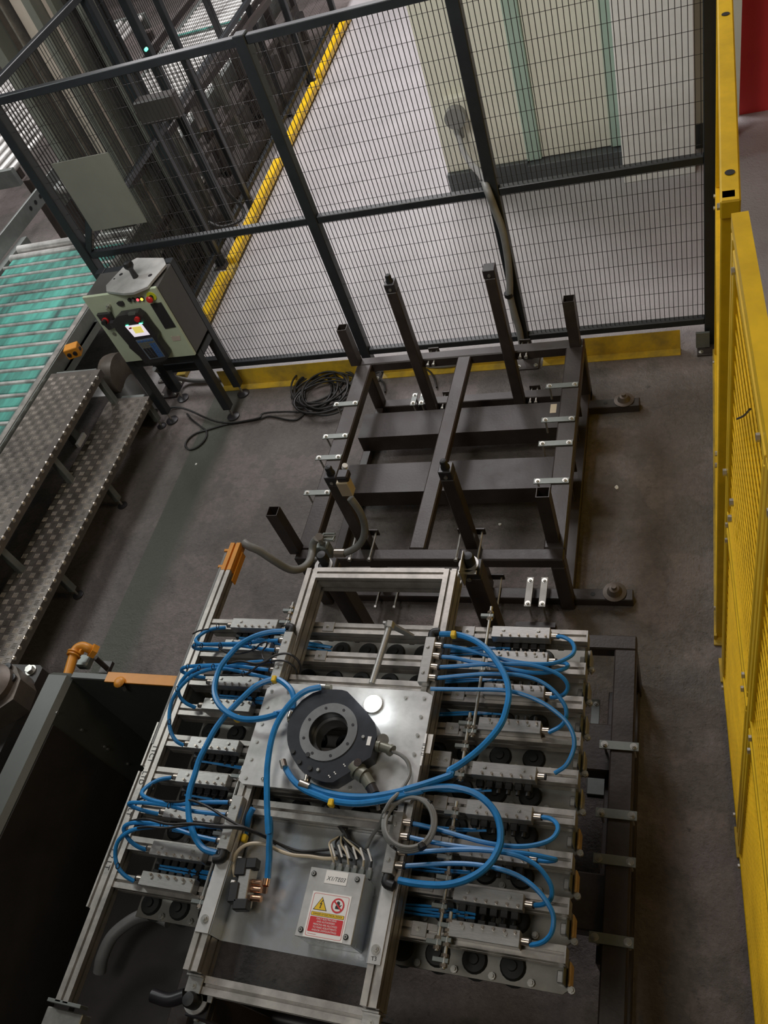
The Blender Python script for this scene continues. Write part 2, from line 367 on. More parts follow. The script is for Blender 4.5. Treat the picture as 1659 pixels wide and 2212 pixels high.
# kick plates on the floor along the long fence
def kick(x0, x1, lab):
    MB().extr([(0, 0), (-.055, 0), (-.055, .004), (-.006, .006), (.0, .13), (.004, .13)], (x0, YF-.03, 0), (x1, YF-.03, 0), V((0, 1, 0)), Z).build('kick_plate', M_yel2, None, label=lab, cat='kick plate', group='kick plates under the long fence')
kick(-2.98, -1.98, 'scuffed yellow kick plate at the fence foot beside the controller legs')
kick(-1.82, -1.0, 'scuffed yellow kick plate at the fence foot behind the cable coil end of the stand')
kick(-.82, -.06, 'scuffed yellow kick plate at the fence foot in the right corner')
# yellow floor rails in the aisle
def krail(y0, y1, lab):
    xx = lambda y: -3.25-.028*y
    t = T('floor_rail', lab, 'floor rail', (xx(y0), y0, 0), 'yellow floor rails along the aisle')
    MB().bar((xx(y0), y0, .055), (xx(y1), y1, .055), .075, .07, .008).build('rail', M_yel, t)
    for y in (y0-.04, y1+.04): MB().bar((xx(y), y-.05, .02), (xx(y), y+.05, .02), .07, .04, .004).build('end_bracket', M_yel2, t)
krail(3.95, 4.98, 'yellow floor rail nearest the fence beside the controller'); krail(5.15, 6.62, 'yellow floor rail second from the controller along the aisle')
krail(6.80, 8.05, 'yellow floor rail third from the controller along the aisle'); krail(8.22, 9.55, 'farthest yellow floor rail in view along the aisle')
# junction box on the cream wall
t = T('wall_socket', 'round grey junction box on cream wall behind the mesh', 'junction box', (-1.50, 5.70, .62))
MB().box((-1.58, 5.66, .56), (-1.42, 5.724, .74), .008).build('back_box', M_cream, t)
MB().cyl((-1.51, 5.66, .62), (-1.51, 5.60, .62), .075, 24).build('cover', M_grey, t, smooth=True)
MB().cyl((-1.50, 5.63, .56), (-1.50, 5.63, .47), .03, 14, .022).build('cable_gland', M_grey, t, smooth=True)
# conduit down the middle post
cp = [(985, 282, 5.62), (992, 300, 5.5), (1003, 330, 5.0), (1020, 356, 4.4), (1040, 378, 3.95), (1052, 408, 3.72), (1068, 450, 3.72), (1086, 500, 3.72), (1097, 560, 3.72), (1101, 610, 3.72), (1102, 640, 3.72), (1112, 680, 3.72), (1122, 715, 3.72), (1128, 748, 3.72)]
t = T('flexible_conduit', 'long grey flexible conduit hanging down the middle fence post', 'conduit', FY(1128, 748, 3.72))
MB().tube([FY(*p) for p in cp], .019, 12).build('hose', M_grey, t, smooth=True)
for p in ((1047, 394, 3.80), (1099, 636, 3.72)): c = FY(*p); MB().cyl(c+Z*.012, c-Z*.012, .025, 14).build('tie', M_black, t)
# ================================================================== STANDS
def tube4(a, b, w_, wall=.004, up=(0, 0, 1)):
    """open square tube, end a open"""
    a = V(a); b = V(b); m = MB(); d = (b-a).normalized(); e = V(up); ex = d.cross(e).normalized(); ez = ex.cross(d)
    h = w_/2; o = [(-h, -h), (h, -h), (h, h), (-h, h)]; k = h-wall; i_ = [(-k, -k), (k, -k), (k, k), (-k, k)]
    A = [a+ex*p[0]+ez*p[1] for p in o]; B = [b+ex*p[0]+ez*p[1] for p in o]; C = [a+ex*p[0]+ez*p[1] for p in i_]; D = [a+(b-a)*.9+ex*p[0]+ez*p[1] for p in i_]
    fs = [(j, (j+1) % 4, 4+(j+1) % 4, 4+j) for j in range(4)]+[(8+j, 8+(j+1) % 4, 12+(j+1) % 4, 12+j) for j in range(4)]+[(j, (j+1) % 4, 8+(j+1) % 4, 8+j) for j in range(4)]+[(4, 5, 6, 7), (12, 13, 14, 15)]
    return m.add(A+B+C+D, fs)
def clamp(parent, x0, x1, y, z, axis='x', m=M_gal):
    """flat bar clamp across a beam with two bolts"""
    if axis == 'x': c = MB().box((x0, y-.016, z), (x1, y+.016, z+.006), .001).build('clamp_plate', m, parent); P = ((x0+.018, y), (x1-.018, y))
    else: c = MB().box((y-.016, x0, z), (y+.016, x1, z+.006), .001).build('clamp_plate', m, parent); P = ((y, x0+.018), (y, x1-.018))
    for q in P:
        place(ME_bolt, 'bolt', c, (q[0], q[1], z+.006))
        MB().cyl((q[0], q[1], z), (q[0], q[1], z-.085), .005, 8).build('threaded_rod', M_steel, c)
    return c
def hclamp(parent, xc, y0, y1, z, wx=.11):
    """plate with two horizontal studs gripping a post to a beam"""
    c = MB().box((xc-wx/2, y1, z-.02), (xc+wx/2, y1+.008, z+.02), .001).build('clamp_plate', M_dark, parent)
    for k in (-1, 1):
        x = xc+k*(wx/2-.014)
        MB().cyl((x, y0, z), (x, y1, z), .005, 8).build('stud', M_steel, c)
        MB().cyl((x, y0-.006, z), (x, y0+.006, z), .010, 6).build('nut', M_steel, c)
    return c
def cone_foot(parent, x, y, z):
    MB().lathe((x, y, z), [(.050, 0), (.052, .006), (.034, .010), (.022, .034), (.012, .036), (.010, .048)], 24).build('levelling_cone', M_cast, parent, smooth=True)
def pin(parent, x, y, z):
    MB().box((x-.028, y-.028, z-.05), (x+.028, y+.028, z), .003).build('pin_block', M_dk, parent)
    MB().lathe((x, y, z), [(.019, 0), (.019, .006), (.015, .012), (.016, .032), (.012, .040), (.004, .043)], 18).build('locating_pin', M_black, parent, smooth=True)
    c = MB().cyl((x, y-.029, z-.03), (x, y-.034, z-.03), .008, 12).build('set_screw', M_steel, parent)
S1 = T('fixture_stand', 'large brown-black welded tube stand in front of the mesh fence', 'stand', (-1.14, 2.74, 0))
bw = .062; x0, x1, y0, y1, zt = -1.785, -.522, 2.033, 3.44, .40
for (A, B, nm) in (((x0, y0+bw/2, zt-bw/2), (x1, y0+bw/2, zt-bw/2), 'front_beam'), ((x0, y1-bw/2, zt-bw/2), (x1, y1-bw/2, zt-bw/2), 'back_beam'),
                   ((x0+.045, y0+bw, zt-bw/2), (x0+.045, y1-bw, zt-bw/2), 'side_beam'), ((x1-.045, y0+bw, zt-bw/2), (x1-.045, y1-bw, zt-bw/2), 'side_beam')):
    MB().bar(A, B, bw if 'side' not in nm else .09, bw, .006).build(nm, M_dark, S1)
MB().bar((-1.185, y0+bw, zt-.025), (-1.155, y1-bw, zt-.025), .075, .05, .006).build('centre_beam', M_dark, S1)
for (x, y) in ((x0+.031, y0+.031), (x1-.031, y0+.031), (x0+.031, y1-.031), (x1-.031, y1-.031)):
    MB().bar((x, y, 0), (x, y, zt-bw), .062, .062, .006).build('leg', M_dark, S1)
for (x, y, h) in ((-1.79, 3.40, .66), (-.565, 3.40, .69), (-1.785, 2.09, .70), (-.575, 2.15, .71)):
    tube4((x, y, h), (x, y, zt), .054, .003, up=(0, 1, 0)).build('corner_stub', M_dark, S1)
for (a, b) in ((3.0, 3.185), (2.60, 2.80)):
    MB().extr([(a, .2), (b, .2), (b, .09), (b-.01, .09), (b-.01, .19), (a+.01, .19), (a+.01, .09), (a, .09)], (x0+.03, 0, 0), (x1-.03, 0, 0), Y, Z).build('channel_beam', M_dark, S1)
for y in (2.09, 3.305):
    f = MB().bar((x0-.0, y, .026), (-.265, y, .026), .06, .052, .004).build('floor_rail', M_dark, S1)
    cone_foot(S1, -.345, y+.01, .052)
    MB().cyl((-.44, y, .0525), (-.44, y, .0535), .011, 12).build('hole', M_black, S1)
MB().bar((x0, 3.41, .03), (x1, 3.41, .03), .06, .06, .004).build('floor_rail', M_dark, S1)
for x in (x0+.03, x1-.03): MB().bar((x, 2.12, .03), (x, 3.38, .03), .05, .05, .004).build('floor_rail', M_dark, S1)
# pin posts of the stand
for (x, y, zt2, pinned) in ((-1.415, 3.35, .90, 1), (-.905, 3.35, .915, 0), (-1.44, 2.135, .84, 1), (-.935, 2.135, .85, 1)):
    MB().bar((x, y, .03), (x, y, zt2), .056, .056, .004, up=(0, 1, 0)).build('pin_post', M_dark, S1)
    if pinned: pin(S1, x, y, zt2+.05)
    else:
        MB().box((x-.03, y-.03, zt2), (x+.03, y+.03, zt2+.05), .003).build('pin_block', M_dk, S1)
        MB().cyl((x, y-.031, zt2+.02), (x, y-.036, zt2+.02), .008, 12).build('set_screw', M_steel, S1)
for x in (-1.415, -.905):
    hclamp(S1, x+.07, 3.345, 3.46, .385, .06); hclamp(S1, x+.07, 3.345, 3.46, .05, .06)
for x in (-1.44, -.935):
    hclamp(S1, x, 2.02, 2.17, .42, .125); hclamp(S1, x+.02, 1.99, 2.17, .06, .125)
for y in (3.09, 2.855, 2.70, 2.468): clamp(S1, -.69, -.53, y, zt+.001)
for y in (3.066, 2.825, 2.675, 2.439): clamp(S1, -1.845, -1.70, y, zt+.001)
for x in (-1.51, -1.46): clamp(S1, 3.30, 3.40, x, .13, 'y')
for x in (-.72, -.655): clamp(S1, 1.99, 2.15, x, .09, 'y', M_cupp)
MB().box((-.655, 2.905, zt), (-.625, 2.965, zt+.001)).build('sticker', M_cream2, S1)
MB().box((-.78, 1.93, .0), (-.60, 1.955, .02)).build('base_tab', M_dark, S1)
# limit switch on the left pin post
c = FY(745, 1050, 2.08)
MB().obox(FY(742, 1028, 2.09), X, Y, Z, (.05, .05, .035), .006).build('switch_head', M_dk, S1)
sw = MB().obox(FY(747, 1050, 2.08), X, Y, Z, (.052, .045, .085), .003).build('switch_body', M_cream2, S1)
MB().cyl(FY(745, 1005, 2.13), FY(744, 1011, 2.13), .012, 16).build('switch_roller', M_paper, S1)
hp = [zS(1020, 290)+(.80,), zS(1080, 370)+(.76,), zS(1140, 470)+(.70,), zS(1180, 600)+(.62,), zS(1170, 720)+(.56,), zS(1120, 810)+(.52,), zS(1040, 870)+(.50,), zS(960, 905)+(.49,)]
MB().tube([F(*p) for p in hp], .016, 12).build('conduit', M_grey, S1, smooth=True)
MB().cyl(F(*zS(960, 905), .49), F(*zS(850, 905), .49), .02, 12).build('cable_gland', M_bras, S1, smooth=True)
# grey plug connector standing by the gripper corner
t = T('plug_connector', 'grey rectangular plug connector with open latch on the front beam', 'connector', F(*zS(710, 930), .47))
q = F(*zS(705, 860), .52); jb = MB().obox(q, X, Y, Z, (.085, .05, .075), .006).build('housing', M_gal, t)
MB().obox(F(*zS(715, 935), .46), X, Y, Z, (.095, .06, .03), .004).build('base', M_grey, t)
lt = [F(*zS(x, y), .60) for x, y in ((720, 690), (845, 690), (825, 760), (710, 750))]
MB().tube(lt+[lt[0]], .005, 8, smooth=False).build('latch', M_gal, t)
MB().prism([(p.x, p.y) for p in lt], .585, .59).build('cap', M_olivec, t)
MB().cyl(F(*zS(700, 790), .55), F(*zS(670, 720), .62), .018, 14).build('cable_gland', M_bras, t, smooth=True)
hp = [zS(640, 745)+(.62,), zS(605, 800)+(.60,), zS(590, 900)+(.58,), zS(560, 1000)+(.60,), zS(490, 1070)+(.62,), zS(400, 1095)+(.66,), zS(300, 1070)+(.7,), zS(150, 980)+(.78,), zS(0, 880)+(.84,), (538, 1180, .87), (526, 1172, .88)]
MB().tube([F(*p) for p in hp], .017, 12).build('conduit', M_grey, t, smooth=True)
# stand under the gripper
S2 = T('fixture_stand', 'low brown-black welded stand underneath the suction gripper', 'stand', (-1.0, .8, 0))
X0, X1, Y0, Y1 = -1.70, -.218, -.55, 1.681
for (A, B, nm, w2) in (((X0, Y1-.031, .37), (X1, Y1-.031, .37), 'back_beam', .062), ((X1-.04, Y0, .37), (X1-.04, Y1-.062, .37), 'side_beam', .08), ((X0+.04, Y0, .37), (X0+.04, Y1-.062, .37), 'side_beam', .08),
                      ((X0+.08, .72, .30), (X1-.08, .72, .30), 'cross_beam', .18), ((X0+.08, 1.25, .30), (X1-.08, 1.25, .30), 'cross_beam', .18), ((X0+.08, .18, .30), (X1-.08, .18, .30), 'cross_beam', .18)):
    MB().bar(A, B, w2, .062 if nm != 'cross_beam' else .08, .005).build(nm, M_dark, S2)
for (x, y) in ((X0+.03, Y1-.03), (X1-.035, Y1-.03), (X0+.03, Y0+.03), (X1-.035, Y0+.03)): MB().bar((x, y, 0), (x, y, .34), .062, .062, .004).build('leg', M_dark, S2)
MB().bar((X1-.035, Y0+.06, .025), (X1-.035, Y1-.06, .025), .05, .05, .004).build('floor_rail', M_dark, S2)
MB().bar((-.30, .55, .18), (-.30, 1.5, .18), .05, .20, .004).build('side_channel', M_dark, S2)
for y in (1.231, .989, .839, .601): clamp(S2, -.335, -.20, y, .402)
clamp(S2, 1.36, 1.50, -.38, .20, 'y')
MB().box((-.42, 1.19, .0), (-.27, 1.33, .012), .003).build('foot_plate', M_gal, S2); place(ME_bolt, 'bolt', S2, (-.33, 1.27, .012))
for (x, y, zt2) in ((-1.325, 1.655, .875), (-.755, 1.65, .875), (-1.32, .17, .875), (-.75, .17, .875)):
    MB().bar((x, y, .33 if y < 1 else .03), (x, y, zt2), .07, .07, .004, up=(0, 1, 0)).build('pin_post', M_dark, S2)
    MB().box((x-.035, y-.035, zt2), (x+.035, y+.035, zt2+.03), .003).build('pin_block', M_dk, S2)
    MB().lathe((x, y, zt2+.03), [(.021, 0), (.021, .06), (.017, .068), (.004, .070)], 20).build('locating_pin', M_black, S2, smooth=True)
    MB().cyl((x-.01, y-.036, zt2), (x-.01, y-.041, zt2), .009, 12).build('set_screw', M_steel, S2)
MB().tube([F(365, 1990, .3), F(330, 1975, .3), F(290, 1985, .3), F(245, 2020, .3), F(222, 2065, .28), F(215, 2100, .25)], .024, 12).build('corrugated_hose', M_grey, S2, smooth=True)
MB().box((-1.66, .13, .3), (-1.57, .20, .36), .004).build('connector', M_gal, S2)
MB().tube([F(330, 2150, .5), F(365, 2160, .5), F(400, 2150, .5)], .022, 12).build('corrugated_hose', M_dk, S2, smooth=True)
MB().box(F(435, 2180, .62)-V((.0, .0, .05)), F(510, 2140, .62)+V((0, 0, .02)), .004).build('relay_block', M_wood, S2, label='brown square block')
MB().tube([F(500, 2170, .5), F(600, 2200, .45), F(760, 2235, .4)], .03, 12).build('corrugated_hose', M_dk, S2, smooth=True)
# ================================================================== GRIPPER
G = T('suction_gripper', 'large aluminium suction gripper frame with blue air hoses resting on pins', 'gripper', (-1.05, .9, .6))
ZT = 1.0; ey = Y
def prof(a, b, pr, parent, m=M_alu, name='beam', label=None):
    a = V(a); b = V(b); d = (b-a).normalized(); ex = d.cross(Z).normalized()
    return MB().extr([tuple(p) for p in pr], a, b, ex, Z).build(name, m, parent, label=label)
prof((-1.3255, .235, ZT-.045), (-1.3255, 1.575, ZT-.045), P4590, G, name='side_beam')
prof((-.7985, .235, ZT-.045), (-.7985, 1.575, ZT-.045), P4590, G, name='side_beam')
prof((-1.303, 1.555, ZT-.045), (-.821, 1.555, ZT-.045), P4590, G, name='end_beam')
prof((-1.34, .213, ZT-.075), (-.785, .213, ZT-.075), P45, G, name='end_beam')
for x in (-1.325, -.80):                                       # end brackets of the front beam
    b = MB().box((x-.024, .188, ZT-.05), (x+.024, .232, ZT-.045), .001).box((x-.024, .226, ZT-.09), (x+.024, .232, ZT-.03), .001).build('end_bracket', M_alu2, G)
    place(ME_bolts, 'bolt', b, (x, .205, ZT-.045))
prof((-1.3, .70, ZT-.045), (-.82, .70, ZT-.045), P45, G, name='cross_tie'); prof((-1.3, 1.13, ZT-.045), (-.82, 1.13, ZT-.045), P45, G, name='cross_tie')
for (x, y, s_) in ((-1.325, 1.636, 1), (-.76, 1.645, -1), (-1.32, .175, 1)):   # lugs that sit over the locating pins
    o = [(x+.036*math.cos(t), y+.036*math.sin(t)) for t in [2*math.pi*k/24 for k in range(24)]]
    i_ = [(x+.022*math.cos(t), y+.022*math.sin(t)) for t in [2*math.pi*k/24 for k in range(24)]]
    lg = MB().ringp(o, i_, .925, .931).build('lug', M_alu2, G, smooth=False)
    yy = 1.60 if y > 1 else .20
    MB().box((x-.034, min(y+(-.03 if y > 1 else .0), yy), .925), (x+.05*s_ if y < 1 else x+.034, max(y-.028 if y > 1 else y+.03, yy), .931), .001).build('lug_arm', M_alu2, lg)
MB().box((-.772, 1.57, .90), (-.768, 1.66, .99), .001).build('corner_plate', M_alu2, G)
# left rail with orange tip
RX = -1.767
prof((RX, .10, .8775), (RX, 1.632, .8775), P45, G, name='side_rail')
prof((RX, 1.634, .8775), (RX, 1.767, .8775), P45, G, M_ora, name='rail_tip', label='orange painted rail end')
MB().box((RX+.024, 1.60, .84), (RX+.028, 1.74, .87)).build('tip_plate', M_ora, G)
for y in (1.655, 1.735): MB().box((RX-.046, y-.006, .885), (RX-.018, y+.006, .893), .001).build('strap', M_ora, G)
MB().cyl((RX-.034, .9, .885), (RX-.034, 1.72, .885), .008, 12).build('sensor_tube', M_grey, G, smooth=True)
prof((RX-.038, .36, .875), (RX-.038, .80, .875), aluprof(.022, .03), G, name='sensor_bar'); prof((RX-.038, .82, .875), (RX-.038, .98, .875), aluprof(.022, .03), G, name='sensor_bar')
for (px, py, s_) in ((329, 1628, '1TCT'), (308, 1680, 'LTD'), (279, 1754, 'LT'), (238, 1855, '1 2 LT')):
    text(s_, 'handwriting', M_ink, G, F(px, py, .9005), .026, -math.pi/2, .0003)
MB().box((RX-.05, .095, .86), (RX+.07, .105, .90), .001).build('end_plate', M_gal, G)
MB().box((-1.83, -.1, .82), (-1.70, .085, .87), .003).build('end_chute', M_steel, G)
# cup mesh shared
cup = MB().lathe((0, 0, 0), [(.036, -.056), (.046, -.048), (.034, -.038), (.038, -.030), (.0355, -.018), (.0355, -.006), (.031, 0), (.014, .002), (.013, .010), (.004, .011)], 18)
ME_cup = cup.mesh('suction_cup', M_cup, smooth=True)
ME_nip = MB().cyl((0, 0, 0), (0, 0, .010), .010, 8).cyl((0, 0, .010), (0, 0, .016), .006, 8).mesh('nipple', M_steel)
ME_elb = MB().box((-.011, -.009, -.010), (.011, .012, .010), .002).cyl((0, .012, 0), (0, .026, .0), .007, 8).mesh('elbow_fitting', M_black)
ME_port = MB().cyl((0, 0, 0), (0, 0, .009), .004, 6).mesh('port_plug', M_bras)
YB = [1.386-.1173*i for i in range(9)]
below = [1, 0, 0, 0, 1, 1, 1, 1, 0]; belowL = [1, 0, 1, 0, 1, 1, 1, 1, 0]
for i, y in enumerate(YB):
    bar_ = prof((-1.744, y, .8775-.012), (-.337, y, .8775-.012), P4590 if 0 else aluprof(.042, .06), G, name='cross_bar')
    MB().box((-.337, y-.021, .836), (-.333, y+.021, .895)).build('end_cap', M_alu2, bar_)
    yp = y-.022; xs = [-.381-.1065*k for k in range(13)]
    # scalloped cup plate under the bar
    pl = []
    for x in xs:
        pl += [(x+.045, yp+.030), (x+.030, yp+.045), (x-.030, yp+.045), (x-.045, yp+.030)]
    back = [(xs[-1]-.045, yp-.052), (xs[0]+.03, yp-.052), (xs[0]+.045, yp-.04)]
    MB().prism(pl+back, .772, .778).build('cup_plate', M_cupp, bar_)
    for k, x in enumerate(xs):
        if k: place(ME_cup, 'suction_cup', bar_, (x, yp-.008, .790))
        place(ME_nip, 'nipple', bar_, (x+.053, yp-.040, .778))
    MB().box((-.345, yp-.036, .74), (-.342, yp+.022, .85), .001).build('end_tab', M_gal, bar_)
    MB().box((-.366, yp-.030, .76), (-.35, yp+.0, .80), .002).build('hinge_block', M_alu2, bar_)
    MB().box((-.337, yp-.034, .735), (-.330, yp+.026, .80), .006).build('guide_tab', M_wood if i > 4 else M_alu2, bar_)
    # valve blocks
    for side, xa, xb, bl in (('R', -.64, -.448, below[i]), ('L', -1.63, -1.44, belowL[i])):
        yo = -.014 if bl else .012
        vb = MB().box((xa, y+yo-.021, .896), (xb, y+yo+.021, .932), .0015).build('valve_block', M_alu2, bar_)
        MB().box((xa+.001, y+yo-.0202, .9325), (xb-.001, y+yo-.002, .9335)).build('block_rib', M_alu2, vb)
        for q in (.2, .8): place(ME_cap, 'screw', vb, (xa+(xb-xa)*q, y+yo+.006, .932))
        sgn = -1 if bl else 1
        for k in range(6):
            e = place(ME_elb, 'elbow_fitting', vb, (xa+.02+k*.029, y+yo+sgn*.027, .884)); 
            if bl: e.rotation_euler = (0, 0, math.pi)
            place(ME_port, 'port_plug', vb, (xa+.034+k*.029, y+yo+sgn*.013, .932))
        xe = xb if side == 'R' else xa; sg = 1 if side == 'R' else -1
        MB().cyl((xe, y+yo, .912), (xe+sg*.022, y+yo, .912), .010, 12).build('nipple', M_bras, vb, smooth=True)
        MB().cyl((xe+sg*.022, y+yo, .912), (xe+sg*.027, y+yo, .912), .0095, 12).build('collar', M_black, vb)
        for k in range(2):
            xx = xa if side == 'R' else xb; s2 = -1 if side == 'R' else 1
            MB().tube([(xa+.03+.03*k, y+yo+sgn*.05, .895), (xx+s2*.06, y+yo+sgn*(.050+.008*k), .876), (xx+s2*.20, y+yo+sgn*(.044+.010*k), .856-.01*k)], .0035, 6, 4).build('thin_hose', M_blue, vb, smooth=True)
    # mounting squares by the side beams
    for x in (-1.25, -.73):
        b = MB().box((x-.022, y-.016, .892), (x+.022, y+.022, .899), .001).build('joint_plate', M_alu2, bar_); place(ME_bolts, 'bolt', b, (x-.004, y+.004, .899))
MB().box((-.775, .905, .905), (-.715, .955, .912), .001).build('joint_plate', M_alu2, G)
for q in (-.757, -.730): place(ME_bolts, 'bolt', G, (q, .93, .912))
# threaded rods with clamp blocks
for (x, ya, yb) in ((-.655, 1.47, 1.0), (-.672, 1.08, .86), (-.672, .80, .62), (-.665, .62, .40), (-.64, .50, .36), (-1.405, 1.47, 1.30), (-1.40, .84, .40)):
    r = MB().cyl((x, ya, .925), (x, yb, .925), .0055, 10).build('threaded_rod', M_steel, G, smooth=True)
    for yy in (ya-.035, (ya+yb)/2, yb+.02):
        MB().box((x-.032, yy-.006, .915), (x+.012, yy+.006, .930), .001).build('clamp_block', M_gal, r)
        for s_ in (-1, 1): MB().cyl((x, yy+s_*.008, .925), (x, yy+s_*.016, .925), .0105, 6).build('nut', M_bras, r)
rd = MB().cyl((-.985, 1.345, .975), (-1.0, 1.135, .975), .011, 16).build('support_rod', M_alu2, G, smooth=True)
MB().extr([(-.02, 0), (.05, -.08), (.07, -.08), (.07, -.07), (.01, .015), (-.02, .015)], (-.99, 1.37, .965), (-.99, 1.362, .965), X, Z).build('rod_bracket', M_alu2, G)
MB().cyl((-.985, 1.345, .975), (-.985, 1.368, .975), .017, 6).build('rod_nut', M_steel, G)
# hose manifolds on the side beams
def manifold(x0_, x1_, ya, yb, side, n, plug_end):
    m = MB().box((x0_, ya, ZT+.001), (x1_, yb, ZT+.030), .0015).build('manifold', M_alu2, G)
    for q in (.22, .78): place(ME_cap, 'screw', m, ((x0_+x1_)/2-.004, ya+(yb-ya)*q, ZT+.030))
    c = MB().tube([((x0_+x1_)/2, yb if plug_end > 0 else ya, ZT+.014), ((x0_+x1_)/2, (yb+.022 if plug_end > 0 else ya-.022), ZT+.016), ((x0_+x1_)/2+side*.022, (yb+.028 if plug_end > 0 else ya-.028), ZT+.016)], .014, 12).build('elbow', M_black, m, smooth=True)
    return m
mR1 = manifold(-.828, -.795, 1.125, 1.287, 1, 4, 1); mR2 = manifold(-.822, -.79, .55, .72, 1, 4, -1)
mL1 = manifold(-1.342, -1.308, 1.11, 1.288, -1, 4, 1); mL2 = manifold(-1.342, -1.308, .552, .712, -1, 4, -1)
def fit(m, px, py, px2, py2, z=1.016, r=.011):
    a, b = F(px, py, z), F(px2, py2, z); d = (b-a).normalized()
    MB().cyl(a, b, r, 14).build('hose_fitting', M_bras, m, smooth=True); MB().cyl(b, b+d*.006, r*.92, 12).build('collar', M_black, m)
for y_ in (483, 580, 680, 778): fit(mR1, *zC(165-(y_-483)*.19, y_), *zC(232-(y_-483)*.19, y_+6))
for (x_, y_) in ((120, 500), (95, 612), (78, 735), (58, 842)): fit(mR2, *zG(x_, y_), *zG(x_+58, y_+6))
for (x_, y_) in ((1290, 466), (1255, 560), (1198, 756), (1222, 665)): fit(mL1, *zB(x_, y_), *zB(x_-52, y_-2))
for (x_, y_) in ((1215, 475), (1190, 590), (1150, 700), (1105, 822)): fit(mL2, *zF(x_, y_), *zF(x_-58, y_-6))
# top plate and ring
pts = [(596, 1480), (920, 1494), (931, 1503), (897, 1712), (887, 1722), (524, 1693), (516, 1685), (577, 1487)]
PP_ = [F(x, y, ZT+.014) for x, y in pts]; cx = F(*zD(662, 542), ZT+.066); N = 46
def radial(OP, c):
    out = []
    for k in range(N):                                         # outline resampled by angle round the bore centre
        t = 2*math.pi*k/N; d = V((math.cos(t), math.sin(t), 0)); best = None
        for i in range(len(OP)):
            a, b = OP[i]-c, OP[(i+1) % len(OP)]-c; e = b-a; den = d.x*e.y-d.y*e.x
            if abs(den) < 1e-9: continue
            s_ = (a.x*e.y-a.y*e.x)/den; u = (a.x*d.y-a.y*d.x)/den
            if s_ > 0 and -.001 <= u <= 1.001: best = s_ if best is None else max(best, s_)
        out.append(c+d*(best or .14))
    return out
xl, xr, yl, yh = min(p.x for p in PP_), max(p.x for p in PP_), min(p.y for p in PP_), max(p.y for p in PP_)
pm = MB(); rh = .075                                           # plate with a round opening under the coupling
sq = [V((cx.x+rh*1.25*sx_, cx.y+rh*1.25*sy_, 0)) for sx_, sy_ in ((1, 1), (-1, 1), (-1, -1), (1, -1))]
pm.ringp(radial(sq, V((cx.x, cx.y, 0))), [V((cx.x+rh*math.cos(2*math.pi*k/N), cx.y+rh*math.sin(2*math.pi*k/N), 0)) for k in range(N)], ZT+.001, ZT+.014)
pm.prism([(PP_[0].x, yh), (PP_[1].x, yh), (xr, PP_[2].y), (xr, sq[0].y), (xl, sq[0].y), (xl, PP_[7].y)], ZT+.001, ZT+.014)
pm.prism([(xl, sq[2].y), (xr, sq[2].y), (xr, PP_[3].y), (PP_[4].x, yl), (PP_[5].x, yl), (xl, PP_[6].y)], ZT+.001, ZT+.014)
pm.prism([(xl, sq[2].y), (sq[1].x, sq[2].y), (sq[1].x, sq[0].y), (xl, sq[0].y)], ZT+.001, ZT+.014)
pm.prism([(sq[0].x, sq[2].y), (xr, sq[2].y), (xr, sq[0].y), (sq[0].x, sq[0].y)], ZT+.001, ZT+.014)
tp = pm.build('top_plate', M_plate, G)
for (x, y) in ((155, 177), (115, 322), (68, 472), (20, 632), (75, 970), (305, 182), (1520, 245), (1490, 410), (1460, 575), (1430, 745), (855, 1045), (1352, 240)):
    place(ME_cap, 'screw', tp, F(*zD(x, y), ZT+.0135))
for (x, y) in ((1340, 83), (1290, 250), (1445, 262)): place(ME_cap, 'screw', tp, F(*zF(x, y), ZT+.0135))
rp = [(700, 160), (820, 170), (910, 262), (1000, 360), (1090, 480), (1095, 580), (1060, 700), (1040, 770), (990, 795), (900, 870), (800, 935), (700, 995), (620, 995), (500, 950), (400, 870), (330, 760), (292, 640), (290, 540), (305, 440), (345, 350), (420, 262), (510, 198), (600, 167)]
zr = ZT+.066
OP = [F(*zD(*p), zr) for p in rp]
OO = radial(OP, cx)
circ = lambda r: [cx+V((math.cos(2*math.pi*k/N), math.sin(2*math.pi*k/N), 0))*r for k in range(N)]
tc_ = MB().ringp(OO, circ(.066), ZT+.0145, zr).build('tool_changer', M_ring, G, smooth=True, label='blackened coupling body')
MB().ringp(circ(.094), circ(.0635), zr, zr+.003).build('ground_ring', M_ringtop, tc_, smooth=True)
MB().ringp(circ(.0655), circ(.055), ZT-.02, ZT+.030).build('bore_sleeve', M_ringtop, tc_, smooth=True)
for t in (20, 65, 110, 155, 200, 245, 290, 335): a = math.radians(t); MB().cyl(cx+V((math.cos(a), math.sin(a), 0))*.080+Z*.003, cx+V((math.cos(a), math.sin(a), 0))*.080+Z*.0042, .0045, 12).build('hole', M_dk, tc_)
for (x, y, m_) in ((480, 750, M_black), (345, 722, M_black), (402, 815, M_black), (497, 872, M_black), (975, 590, M_steel), (570, 885, M_steel)): MB().cyl(F(*zD(x, y), zr), F(*zD(x, y), zr)+Z*.0045, .0075 if m_ is M_black else .005, 14).build('port', m_, tc_)
for (x, y) in ((800, 835), (715, 905), (665, 935)):
    for k in range(2): MB().cyl(F(*zD(x+k*10, y+k*14), zr), F(*zD(x+k*10, y+k*14), zr)+Z*.001, .0022, 8).build('pin_mark', M_paper, tc_)
c = F(*zD(922, 815), zr+.006); MB().cyl(c-Z*.006, c, .0125, 20).build('contact_face', M_dk, tc_)
for r_, n_ in ((.003, 5), (.0065, 10), (.010, 15)):
    m = MB()
    for k in range(n_): q = c+V((math.cos(2*math.pi*k/n_), math.sin(2*math.pi*k/n_), 0))*r_; m.cyl(q, q+Z*.0008, .0009, 6)
    m.build('contact_pins', M_copper, tc_, kind='stuff')
